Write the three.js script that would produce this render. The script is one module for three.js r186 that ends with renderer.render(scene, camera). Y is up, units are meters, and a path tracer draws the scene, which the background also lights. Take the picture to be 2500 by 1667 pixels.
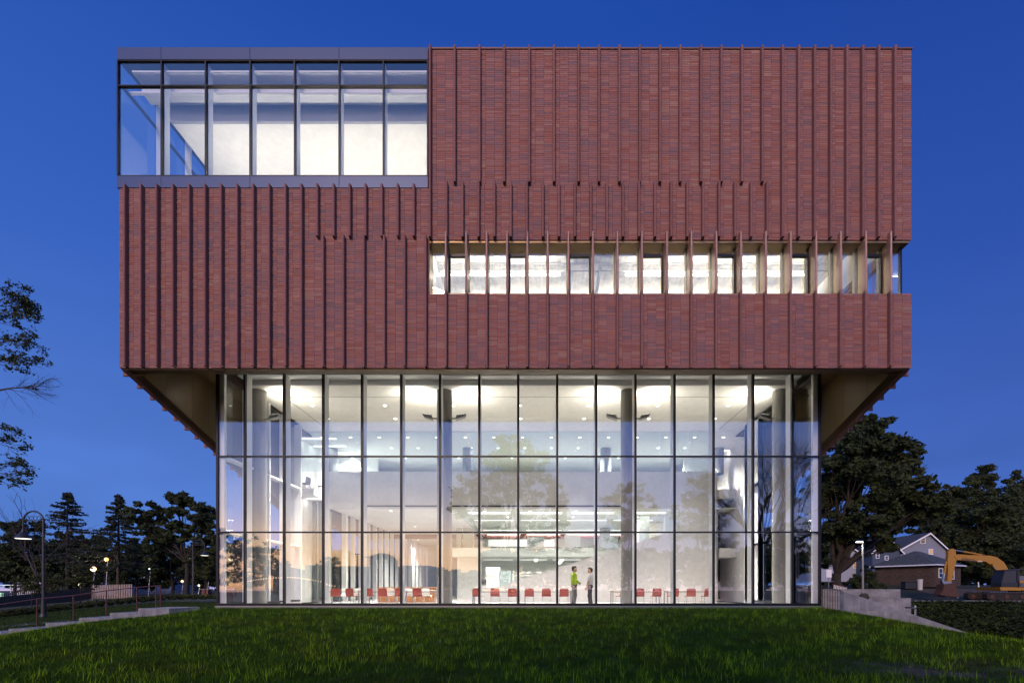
import * as THREE from 'three';
import { mergeGeometries } from 'three/addons/utils/BufferGeometryUtils.js';
import { RoundedBoxGeometry } from 'three/addons/geometries/RoundedBoxGeometry.js';
import { TextGeometry } from 'three/addons/geometries/TextGeometry.js';
import { FontLoader } from 'three/addons/loaders/FontLoader.js';
import { MarchingCubes } from 'three/addons/objects/MarchingCubes.js';
import { RectAreaLightUniformsLib } from 'three/addons/lights/RectAreaLightUniformsLib.js';
RectAreaLightUniformsLib.init();

// ---------------------------------------------------------------- camera, sky, sun, exposure
const scene = new THREE.Scene();
const F = 1220, CX = 1306, CY = 1437, EYE = 0.8;            // lens of the photograph in its own pixels; the eye is 0.8 m above the hall floor
const camera = new THREE.PerspectiveCamera(2 * Math.atan(CY / F) * 180 / Math.PI, 2612 / 2874, 0.1, 2000);
camera.position.set(0, EYE, 0);
camera.setViewOffset(2612, 2874, 0, 0, 2500, 1667);         // shifted lens: verticals stay upright
camera.updateProjectionMatrix();
const renderer = new THREE.WebGLRenderer({ antialias: true });
renderer.toneMapping = THREE.LinearToneMapping;
renderer.toneMappingExposure = 1;
renderer.shadowMap.enabled = true;

const lerp = (a, b, t) => a + (b - a) * t, clamp = (x, a, b) => Math.max(a, Math.min(b, x));
const smooth = (a, b, x) => { const t = clamp((x - a) / (b - a), 0, 1); return t * t * (3 - 2 * t); };
const ramp = (stops, x) => {
  if (x <= stops[0][0]) return stops[0].slice(1);
  for (let i = 1; i < stops.length; i++) if (x <= stops[i][0]) {
    const t = (x - stops[i - 1][0]) / (stops[i][0] - stops[i - 1][0]);
    return stops[i].slice(1).map((v, k) => lerp(stops[i - 1][k + 1], v, t));
  }
  return stops[stops.length - 1].slice(1);
};
function rng(seed) { let a = seed >>> 0; return () => { a = (a + 0x6D2B79F5) | 0; let t = Math.imul(a ^ (a >>> 15), 1 | a); t = (t + Math.imul(t ^ (t >>> 7), 61 | t)) ^ t; return ((t ^ (t >>> 14)) >>> 0) / 4294967296; }; }
const R0 = rng(7);
// value noise that tiles with period p
function noise2(seed, p) {
  const r = rng(seed), g = Float32Array.from({ length: p * p }, () => r());
  return (x, y) => {
    const xi = Math.floor(x), yi = Math.floor(y), fx = x - xi, fy = y - yi, u = fx * fx * (3 - 2 * fx), v = fy * fy * (3 - 2 * fy);
    const at = (i, j) => g[(((j % p) + p) % p) * p + (((i % p) + p) % p)];
    return lerp(lerp(at(xi, yi), at(xi + 1, yi), u), lerp(at(xi, yi + 1), at(xi + 1, yi + 1), u), v);
  };
}
const NA = noise2(11, 64), NB = noise2(12, 64), NC = noise2(13, 64);
const fbm = (n, x, y) => (n(x, y) * 0.5 + n(x * 2, y * 2) * 0.28 + n(x * 4, y * 4) * 0.15 + n(x * 8, y * 8) * 0.07);

{ // dusk sky: blue in front, the glow of the sunset behind the camera and to its left
  const W = 720, H = 360, data = new Float32Array(W * H * 4);
  const front = [[0, 0.088, 0.205, 0.61], [12, 0.075, 0.178, 0.585], [28, 0.037, 0.115, 0.49], [48, 0.0145, 0.070, 0.385], [90, 0.013, 0.066, 0.36]];
  const peach = [[0, 3.8, 1.9, 0.85], [4, 3.5, 2.2, 1.2], [8, 1.8, 1.6, 1.8], [12, 0.85, 1.05, 1.9], [17, 0.34, 0.62, 1.8], [28, 0, 0, 0]];
  const back = [[0, 1.25, 1.05, 1.3], [5, 1.0, 1.0, 1.65], [10, 0.62, 0.84, 1.8], [17, 0.34, 0.62, 1.8], [28, 0.28, 0.55, 1.55], [42, 0.2, 0.42, 1.2], [60, 0.06, 0.19, 0.8], [90, 0.016, 0.08, 0.42]];
  for (let j = 0; j < H; j++) for (let i = 0; i < W; i++) {
    const el = ((j + 0.5) / H - 0.5) * 180, az = ((i + 0.5) / W - 0.5) * 2 * Math.PI;   // direction (cos az, -, sin az); the camera looks along -z
    const dx = Math.cos(az), dz = Math.sin(az), e = Math.max(el, 0);
    const toGlow = dx * -0.34 + dz * 0.94, k = smooth(-0.35, 0.95, toGlow);
    const f = ramp(front, e), b = ramp(back, e), pe = ramp(peach, e), pk = e < 17 ? smooth(0.86, 0.99, dx * -0.33 + dz * 0.944) : 0; for (let c = 0; c < 3; c++) b[c] = lerp(b[c], pe[c], pk); const side = 1 + 0.10 * smooth(0.9, -0.9, dx) * (1 - k) - 0.26 * smooth(0.0, 0.8, dx) * (1 - k);
    const wisp = 1 + (fbm(NA, az * 6 + 9, e * 0.35) - 0.5) * 0.28 * smooth(35, 5, e);
    const o = (j * W + i) * 4;
    for (let c = 0; c < 3; c++) data[o + c] = lerp(f[c] * (c === 2 ? lerp(1, side, 0.6) : side), b[c], k) * wisp;
    data[o + 3] = 1;
  }
  const t = new THREE.DataTexture(data, W, H, THREE.RGBAFormat, THREE.FloatType);
  t.mapping = THREE.EquirectangularReflectionMapping; t.magFilter = THREE.LinearFilter; t.wrapS = THREE.RepeatWrapping; t.needsUpdate = true;
  scene.background = t; scene.environment = t;
}
const sun = new THREE.DirectionalLight(new THREE.Color(1, 0.68, 0.46), 2.1);      // the broad afterglow
sun.position.set(-0.19 * 120, 5 + 0.415 * 120, -20 + 0.865 * 120);
sun.castShadow = true; sun.shadow.radius = 21; sun.shadow.mapSize.set(4096, 4096);
Object.assign(sun.shadow.camera, { left: -45, right: 45, top: 45, bottom: -45, near: 1, far: 260 });
scene.add(sun); sun.target.position.set(0, 5, -20); scene.add(sun.target);

// ---------------------------------------------------------------- helpers
const X = (px, d) => (px - CX) * d / F, Y = (py, d) => EYE + (CY - py) * d / F;      // a pixel of the photograph at distance d becomes metres
const V = (x, y, z) => new THREE.Vector3(x, y, z);
const used = new Map();
function numbered(n) { const k = used.get(n) || 0; used.set(n, k + 1); return k ? `${n}_${String(k).padStart(3, '0')}` : n; }
function shade(o) { o.castShadow = true; o.receiveShadow = true; return o; }
function thing(name, label, category, [x, y, z] = [0, 0, 0], turn = 0, group) {
  const o = new THREE.Group(); o.name = numbered(name); o.position.set(x, y, z); o.rotation.y = turn;
  o.userData = { label, category }; if (group) o.userData.group = group;
  scene.add(o); return o;
}
function merge(list) {
  const flat = list.flat(9).filter(Boolean).map((g) => { const h = g.index ? g.toNonIndexed() : g; for (const k of Object.keys(h.attributes)) if (!['position', 'normal', 'uv'].includes(k)) h.deleteAttribute(k); return h; });
  return flat.length === 1 ? flat[0] : mergeGeometries(flat);
}
function part(name, geo, mat, parent, label) {
  const m = shade(new THREE.Mesh(Array.isArray(geo) ? merge(geo) : geo, mat)); m.name = name;
  if (label) m.userData.label = label;
  parent.add(m); return m;
}
function struct(name, geo, mat, label) {
  const m = part(numbered(name), geo, mat, scene, label); m.userData.kind = 'structure'; return m;
}
function tag(m, label, category, group) { Object.assign(m.userData, { label, category }); if (group) m.userData.group = group; return m; }
function clone(src, [x, y, z], turn, label) {
  const c = src.clone(); c.name = numbered(src.name.replace(/_\d{3}$/, '')); c.position.set(x, y, z); c.rotation.y = turn;
  c.userData = { ...src.userData, label }; scene.add(c); return c;
}
function box(w, h, d, x, y, z, ry = 0) {                     // uv in metres
  const g = new THREE.BoxGeometry(w, h, d), uv = g.attributes.uv, s = [[d, h], [d, h], [w, d], [w, d], [w, h], [w, h]];
  for (let i = 0; i < 24; i++) uv.setXY(i, uv.getX(i) * s[i >> 2][0] + x + z, uv.getY(i) * s[i >> 2][1] + y);
  if (ry) g.rotateY(ry);
  return g.translate(x, y, z);
}
const slab = (x0, x1, y0, y1, z0, z1) => box(x1 - x0, y1 - y0, Math.abs(z1 - z0), (x0 + x1) / 2, (y0 + y1) / 2, (z0 + z1) / 2);
const rbox = (w, h, d, r, x, y, z) => new RoundedBoxGeometry(w, h, d, 2, r).translate(x, y, z);
function bar(a, b, r0, r1 = r0, n = 8) {                      // tapered round bar between two points
  const d = b.clone().sub(a), L = d.length(), g = new THREE.CylinderGeometry(r1, r0, L, n, 1);
  g.translate(0, L / 2, 0); g.applyQuaternion(new THREE.Quaternion().setFromUnitVectors(V(0, 1, 0), d.normalize()));
  return g.translate(a.x, a.y, a.z);
}
function beam(a, b, w, h) {                                   // square bar between two points
  const d = b.clone().sub(a), L = d.length(), g = box(w, h, L, 0, 0, 0);
  const m = new THREE.Matrix4().lookAt(b, a, Math.abs(d.y) > L * 0.99 ? V(1, 0, 0) : V(0, 1, 0)).setPosition(a.clone().add(b).multiplyScalar(0.5));
  return g.applyMatrix4(m);
}
function prism(pts, depth, bevel = 0) {                       // outline in x,y pushed out along z, centred on z
  const s = new THREE.Shape(pts.map((p) => new THREE.Vector2(p[0], p[1])));
  return new THREE.ExtrudeGeometry(s, { depth: depth - 2 * bevel, bevelEnabled: bevel > 0, bevelThickness: bevel, bevelSize: bevel, bevelSegments: 1, steps: 1 }).translate(0, 0, -depth / 2 + bevel);
}
function tex(size, fn, srgb = true, sx = 1, sy = sx) {        // fn(u, v) -> [r,g,b] 0..1, tiles
  const data = new Uint8Array(size * size * 4);
  for (let j = 0; j < size; j++) for (let i = 0; i < size; i++) {
    const c = fn(i / size, j / size), o = (j * size + i) * 4;
    for (let k = 0; k < 3; k++) data[o + k] = clamp(c[k], 0, 1) * 255;
    data[o + 3] = 255;
  }
  const t = new THREE.DataTexture(data, size, size, THREE.RGBAFormat);
  t.wrapS = t.wrapT = THREE.RepeatWrapping; t.magFilter = THREE.LinearFilter; t.minFilter = THREE.LinearMipmapLinearFilter; t.generateMipmaps = true;
  if (srgb) t.colorSpace = THREE.SRGBColorSpace;
  t.repeat.set(1 / sx, 1 / sy); t.needsUpdate = true; return t;
}
const gray = (v) => [v, v, v];
const std = (r, g, b, rough = 0.7, metal = 0, more = {}) => { const m = new THREE.MeshStandardMaterial({ roughness: rough, metalness: metal, ...more }); m.color.setRGB(r, g, b); return m; };
const glow = (r, g, b, k = 1) => { const m = new THREE.MeshStandardMaterial({ roughness: 0.5 }); m.color.setRGB(0.8, 0.8, 0.8); m.emissive.setRGB(r, g, b); m.emissiveIntensity = k; return m; };

const grain = tex(256, (u, v) => gray(0.78 + 0.3 * (fbm(NA, u * 64, v * 64) - 0.5) + 0.25 * (NB(u * 256 % 64, v * 256 % 64) - 0.5)), true, 0.6);
const plasterT = tex(256, (u, v) => gray(0.95 + 0.07 * (fbm(NB, u * 16, v * 16) - 0.5)), true, 3);
const concT = tex(512, (u, v) => {
  const a = fbm(NA, u * 8, v * 8), b = fbm(NB, u * 32, v * 32), streak = fbm(NC, u * 64, v * 4), pit = NB(u * 256 % 64, v * 256 % 64) > 0.93 ? -0.12 : 0;
  return gray(0.78 + 0.34 * (a - 0.5) + 0.16 * (b - 0.5) + 0.2 * (streak - 0.5) + pit);
}, true, 4);
const woodT = tex(256, (u, v) => { const g = fbm(NA, u * 32, v * 4), l = NB(u * 64, v * 8); return [0.8 + 0.3 * (g - 0.5), 0.74 + 0.34 * (g - 0.5) + 0.1 * (l - 0.5), 0.66 + 0.36 * (g - 0.5)]; }, true, 0.8, 2);
const barkT = tex(256, (u, v) => gray(0.6 + 0.7 * (fbm(NC, u * 48, v * 8) - 0.5)), true, 1);
const soilT = tex(512, (u, v) => { const a = fbm(NA, u * 16, v * 16), b = fbm(NB, u * 64, v * 64); return [0.66 + 0.5 * (a - 0.5) + 0.5 * (b - 0.5), 0.64 + 0.5 * (a - 0.5) + 0.5 * (b - 0.5), 0.6 + 0.45 * (a - 0.5) + 0.5 * (b - 0.5)]; }, true, 2.2);

const M = {
  joint: std(0.085, 0.035, 0.03, 0.95),
  fin: std(0.34, 0.145, 0.12, 0.75, 0, { map: grain }),
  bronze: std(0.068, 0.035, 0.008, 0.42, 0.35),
  bronzeLit: std(0.30, 0.20, 0.105, 0.4, 0.45),  // the same bronze with the warm spill of light put into its colour
  darkFrame: std(0.007, 0.008, 0.012, 0.4, 0.4),
  spandrel: std(0.045, 0.062, 0.12, 0.38, 0.6),
  white: std(0.80, 0.79, 0.76, 0.75, 0, { map: plasterT }),
  ceiling: std(0.88, 0.86, 0.81, 0.85, 0, { map: plasterT }),
  wallGrey: std(0.65, 0.635, 0.635, 0.85, 0, { map: plasterT }),
  cream: std(0.68, 0.72, 0.69, 0.8, 0, { map: plasterT }),
  greyPanel: std(0.17, 0.20, 0.20, 0.35),
  paleMetal: std(0.62, 0.62, 0.62, 0.4, 0.15),
  conc: std(0.35, 0.35, 0.36, 0.85, 0, { map: concT, bumpMap: concT, bumpScale: 0.004 }),
  concCol: std(0.40, 0.385, 0.35, 0.75, 0, { map: concT }),
  floor: std(0.72, 0.70, 0.67, 0.3, 0, { map: concT }),
  chrome: std(0.6, 0.6, 0.6, 0.2, 0.9),
  steel: std(0.32, 0.32, 0.33, 0.35, 0.8),
  red: std(0.21, 0.024, 0.015, 0.42),
  whitePlastic: std(0.78, 0.78, 0.76, 0.4),
  tableTop: std(0.55, 0.50, 0.42, 0.4),
  black: std(0.02, 0.02, 0.022, 0.5),
  wood: std(0.50, 0.24, 0.09, 0.5, 0, { map: woodT }),
  railRed: std(0.07, 0.016, 0.015, 0.45, 0.2),
  bark: std(0.075, 0.058, 0.045, 0.95, 0, { map: barkT }),
  twig: std(0.05, 0.04, 0.035, 0.95),
  yellow: std(0.62, 0.30, 0.025, 0.5, 0, { map: grain }),
};
const glass = new THREE.MeshPhysicalMaterial({ transmission: 1, thickness: 0, roughness: 0, ior: 2.2 }); glass.color.setRGB(0.90, 0.93, 0.93);
const clearGlass = new THREE.MeshPhysicalMaterial({ transmission: 1, thickness: 0, roughness: 0, ior: 1.6 }); clearGlass.color.setRGB(0.86, 0.93, 0.92);
const carGlass = std(0.01, 0.012, 0.014, 0.06);
const font = await new FontLoader().loadAsync('fonts/droid/droid_sans_bold.typeface.json');
const INDOOR = 7.8;
function spot(at, to, cd, half, color = [1, 0.95, 0.86], radius = 4, pen = 1) {
  const l = new THREE.SpotLight(new THREE.Color(...color), cd * INDOOR, 0, half, pen, 2); l.position.copy(at); l.target.position.copy(to);
  l.castShadow = true; l.shadow.radius = radius; scene.add(l, l.target); return l;
}
function area(x, y, z, w, h, L, dir, color = [1, 0.95, 0.86]) {   // rectangular light of radiance L facing along dir
  const l = new THREE.RectAreaLight(new THREE.Color(...color), L, w, h); l.position.set(x, y, z); l.lookAt(x + dir[0], y + dir[1], z + dir[2]); scene.add(l); return l;
}
// ---------------------------------------------------------------- the building: brick box over a glass hall
const DB = 16.8, DG = 19.5;                                   // distance of the brick face and of the tall glass wall
const fx = (px) => X(px, DB - 0.13), bx = (px) => X(px, DB), by = (py) => Y(py, DB);
const XL = bx(290), XR = bx(2226), YB = by(898), YT = by(120);
const bldg = thing('college_building', 'large red brick box with vertical fins cantilevered over a lit glass hall', 'building', [0, 0, 0]);

// fins: photograph x, with the rows in which each one runs
const rowT = [1109.7, 1170.5, 1231, 1292.4, 1352.9, 1413, 1463, 1513, 1563, 1612.4, 1662, 1712.6, 1762.7, 1813, 1863];
const rowTM = [1912.6, 1952, 1991, 2030.5, 2070, 2109, 2148, 2188];
const rowM = [1089.6, 1128.8, 1168, 1207, 1247, 1286.5, 1325.7, 1364.8, 1404, 1443, 1482.5, 1521.7, 1561, 1600, 1639.5, 1679, 1718, 1757, 1796, 1835.5, 1874.7];
const rowL = [301.7, 341.3, 380.2, 419.8, 459.4, 498.6, 537.9, 577, 616.7, 655.7, 695.3, 734.5];
const rowLs = [773.4, 813.4, 852.6, 891.5, 931, 970.4, 1009.6];
const rowB = [787.2, 837.1, 887, 937, 986.9];
const rowW = [1088, 1138, 1188, 1238, 1287.6, 1337.4, 1388, 1448, 1508, 1568, 1629, 1689, 1750, 1810, 1871, 1932, 1994, 2054.4, 2115.7, 2177];
const finShape = (() => { const s = new THREE.Shape(), w = 0.041, p = 0.15; s.moveTo(-w, -0.05); s.lineTo(w, -0.05); s.lineTo(w, p - 0.03); s.absarc(0, p - 0.035, w, 0.1, Math.PI - 0.1, false); s.lineTo(-w, -0.05); return s; })();
const finCache = new Map();
function finGeo(h) {
  const key = h.toFixed(2);
  if (!finCache.has(key)) {
    const n = Math.max(1, Math.round(h / 0.5)), list = [];
    for (let i = 0; i < n; i++) { const g = new THREE.ExtrudeGeometry(finShape, { depth: h / n - 0.007, bevelEnabled: false, curveSegments: 5 }); g.rotateX(-Math.PI / 2); g.scale(1, 1, -1); g.translate(0, i * h / n, 0); list.push(g); }
    const m = merge(list), idx = m.attributes.position, nn = m.attributes.normal;   // the mirror above turns the winding; turn it back
    for (const a of [idx, nn, m.attributes.uv]) for (let i = 0; i < a.count; i += 3) for (let k = 0; k < a.itemSize; k++) { const p = (i + 1) * a.itemSize + k, q = (i + 2) * a.itemSize + k, t = a.array[p]; a.array[p] = a.array[q]; a.array[q] = t; }
    finCache.set(key, m);
  }
  return finCache.get(key);
}
const finTones = [[0.34, 0.145, 0.12], [0.37, 0.16, 0.135], [0.32, 0.135, 0.112]].map((c) => std(...c, 0.78, 0, { map: grain }));
let finN = 0;
function fin(px, py0, py1, ext = 0) {
  const y0 = by(py1), y1 = by(py0), m = part('fin', finGeo(y1 - y0), finTones[finN++ % 3], bldg);
  m.position.set(fx(px), y0, -DB + ext); return m;
}
for (const p of rowT) fin(p, 120, 451);
for (const p of rowTM) fin(p, 120, 584);
fin(1049, 119, 584);
for (const p of rowM) fin(p, 449.5, 584);
for (const p of rowL) fin(p, 456, 897);
for (const p of rowLs) fin(p, 456, 582.5);
for (const p of rowB) fin(p, 580, 897);
fin(1038.6, 580, 897);
for (const p of rowW) fin(p, 714, 897);

// bricks, stacked without bond between the fins
{
  const r = rng(21), CH = 0.0638, rows = [
    { y0: 121.5, y1: 449.5, xs: [1049, ...rowT, ...rowTM, 2226] },
    { y0: 449.5, y1: 585.5, xs: [1049, ...rowM, ...rowTM, 2226] },
    { y0: 459.5, y1: 581.5, xs: [290, ...rowL, ...rowLs, 1049], left: true },
    { y0: 581.5, y1: 898, xs: [290, ...rowL, ...rowB, 1038.6, 1049], left: true },
    { y0: 717, y1: 898, xs: [1038.6, ...rowW, 2226] },
  ];
  const bricks = [], tones = [[0.46, 0.20, 0.165], [0.43, 0.178, 0.15], [0.48, 0.225, 0.18], [0.47, 0.18, 0.125], [0.38, 0.175, 0.165], [0.50, 0.26, 0.195], [0.43, 0.15, 0.11], [0.34, 0.18, 0.18]];
  for (const row of rows) {
    const yb = by(row.y1), yt = by(row.y0), n = Math.round((yt - yb) / CH), ch = (yt - yb) / n;
    for (let b = 0; b + 1 < row.xs.length; b++) {
      if (row.y1 === 898 && row.left && row.xs[b] === 1038.6) { if (true) { /* narrow strip beside the window jamb */ } }
      const x0 = row.xs[b] === 290 ? XL : fx(row.xs[b]) + 0.041, x1 = row.xs[b + 1] === 2226 ? XR : fx(row.xs[b + 1]) - 0.041, cuts = [x1];
      let x = x1; while (x - 0.295 > x0 + 0.05) { x -= 0.295; cuts.push(x); } cuts.push(x0);
      const drift = r();
      for (let j = 0; j < n; j++) for (let k = 0; k + 1 < cuts.length; k++) {
        const a = cuts[k + 1], c = cuts[k], q = fbm(NB, (a + 20) * 1.3, (yb + j * ch) * 2.2 + drift) + (r() - 0.5) * 0.62;
        const tone = q < 0.2 ? 7 : q < 0.32 ? 4 : q < 0.45 ? 1 : q < 0.58 ? 0 : q < 0.68 ? 2 : q < 0.78 ? 3 : q < 0.88 ? 6 : 5;
        bricks.push([(a + c) / 2, yb + (j + 0.5) * ch, c - a - 0.007, ch - 0.0085, (r() - 0.5) * 0.005, tone, r()]);
      }
    }
  }
  const unit = new THREE.BoxGeometry(1, 1, 0.06);
  const isSingle = (b) => b[1] < YB + 2.0 && b[0] > -3 && b[0] < 2.2 && b[2] > 0.25;
  const single = [], rest = [];
  for (const b of bricks) (isSingle(b) && single.length < 290 && ((b[1] * 1000 | 0) % 2 === 0 || true) ? single : rest).push(b);
  const mats = tones.map((c) => std(...c, 0.78, 0, { map: grain })), im = new THREE.InstancedMesh(unit, std(1, 1, 1, 0.78, 0, { map: grain }), rest.length), mm = new THREE.Matrix4(), col = new THREE.Color();
  rest.forEach((b, i) => { mm.makeScale(b[2], b[3], 1).setPosition(b[0], b[1], -DB - 0.03 + b[4]); im.setMatrixAt(i, mm); const t = tones[b[5]], f = 0.88 + 0.24 * b[6]; col.setRGB(t[0] * f, t[1] * f, t[2] * f); im.setColorAt(i, col); });
  im.name = 'brick_facing'; im.userData.kind = 'stuff'; shade(im); bldg.add(im);
  for (const b of single) { const m = part('brick', unit, mats[b[5]], bldg); m.scale.set(b[2], b[3], 1); m.position.set(b[0], b[1], -DB - 0.03 + b[4]); }
}
// wall behind the bricks, with the openings of the corner window and of the window strip left out
const BACK = -DB - 0.05, WT = 0.35, yWinB = by(716), yWinT = by(586), xWin = bx(1045), yCorB = by(459), xTop = bx(1045);
part('wall', [
  slab(XL + 0.01, XR - 0.01, YB + 0.01, yWinB - 0.002, BACK, BACK - WT), slab(XL + 0.01, xWin, yWinB, yCorB, BACK, BACK - WT), slab(xWin, XR - 0.01, yWinT + 0.002, YT, BACK, BACK - WT), slab(xTop, xWin, yCorB, YT, BACK, BACK - WT)].slice(0, 3), M.joint, bldg);
// side walls: their lower edge drops towards the back
const sideBrick = std(0.31, 0.135, 0.12, 0.6, 0, { map: grain });
for (const s of [-1, 1]) {
  const xo = s < 0 ? XL : XR, DE = 44, drop = (d) => YB - 0.30 * Math.min(d - DB, 11);
  const sideShape = (top, w) => { const g = prism([[DB + 0.07, drop(DB + 0.07)], [DB + 11, drop(40)], [DE, drop(40)], [DE, top], [DB + 0.07, top]], w); g.rotateY(Math.PI / 2); return g; };
  if (s < 0) { // under the corner window only
    part('wall', [sideShape(yCorB, 0.2).translate(xo - s * 0.1, 0, 0)], sideBrick, bldg);
    part('wall', [prism([[28, yCorB], [DE, yCorB], [DE, YT], [28, YT]], 0.2).rotateY(Math.PI / 2).translate(xo - s * 0.1, 0, 0)], sideBrick, bldg);
  } else {
    part('wall', [sideShape(yWinB, 0.2).translate(xo - s * 0.1, 0, 0), prism([[DB + 0.07, yWinT], [DE, yWinT], [DE, YT], [DB + 0.07, YT]], 0.2).rotateY(Math.PI / 2).translate(xo - s * 0.1, 0, 0), prism([[27, yWinB], [DE, yWinB], [DE, yWinT], [27, yWinT]], 0.2).rotateY(Math.PI / 2).translate(xo - s * 0.1, 0, 0)], sideBrick, bldg);
  }
  // bronze lining of the inner face, in panels, and of the lower edge
  const edges = [DB + 0.4, 18.2, 19.6, 20.6, 22.2, 24, 27.8];
  for (let i = 0; i + 1 < edges.length; i++) {
    const a = edges[i] + 0.006, b = edges[i + 1] - 0.006;
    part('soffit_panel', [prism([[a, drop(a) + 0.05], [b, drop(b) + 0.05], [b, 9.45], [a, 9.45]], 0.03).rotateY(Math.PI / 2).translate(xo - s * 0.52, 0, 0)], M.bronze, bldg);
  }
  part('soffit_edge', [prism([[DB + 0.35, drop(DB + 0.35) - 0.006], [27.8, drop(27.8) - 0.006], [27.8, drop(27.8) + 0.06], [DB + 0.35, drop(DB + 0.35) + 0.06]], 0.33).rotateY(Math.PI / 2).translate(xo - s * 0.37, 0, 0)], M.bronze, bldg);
  // fins of the side wall, seen end on below its edge
  for (let k = 0; k < 16; k++) {
    const d = DB + 0.35 + k * 0.6, g = finGeo(s < 0 ? 4.2 : yWinB - drop(d)), m = part('fin', g, finTones[k % 3], bldg);
    m.position.set(xo, drop(d) - 0.03, -d); m.rotation.y = s < 0 ? -Math.PI / 2 : Math.PI / 2;
  }
}
// sloping soffit from the brick edge up to the head of the glass, and the flat one beside the hall
{
  const z0 = -DB - 0.40, z1 = -DG + 0.06, y0 = YB + 0.02, y1 = 9.24, n = 9;
  for (let i = 0; i < n; i++) {
    const a = lerp(XL + 0.55, XR - 0.55, i / n) + 0.005, b = lerp(XL + 0.55, XR - 0.55, (i + 1) / n) - 0.005;
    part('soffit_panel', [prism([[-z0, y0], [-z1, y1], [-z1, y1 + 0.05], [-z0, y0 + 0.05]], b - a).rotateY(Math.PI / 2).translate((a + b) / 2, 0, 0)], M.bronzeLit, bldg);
  }
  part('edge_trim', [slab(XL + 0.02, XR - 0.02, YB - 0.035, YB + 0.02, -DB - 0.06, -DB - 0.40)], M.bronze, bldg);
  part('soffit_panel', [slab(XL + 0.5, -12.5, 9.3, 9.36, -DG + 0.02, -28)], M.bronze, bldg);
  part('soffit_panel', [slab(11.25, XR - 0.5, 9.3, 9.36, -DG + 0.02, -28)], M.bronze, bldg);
}
part('roof', [slab(XL + 0.25, XR - 0.25, YT - 0.35, YT - 0.05, -DB - 0.42, -44)], M.conc, bldg);
part('coping', [slab(bx(1046), XR + 0.03, YT - 0.01, by(117.2), -DB + 0.03, -DB - 0.42)], std(0.16, 0.085, 0.06, 0.5, 0.4), bldg);
part('wall', [slab(XL + 0.2, XR - 0.2, YB - 3, YT, -44, -44.3)], sideBrick, bldg);

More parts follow.
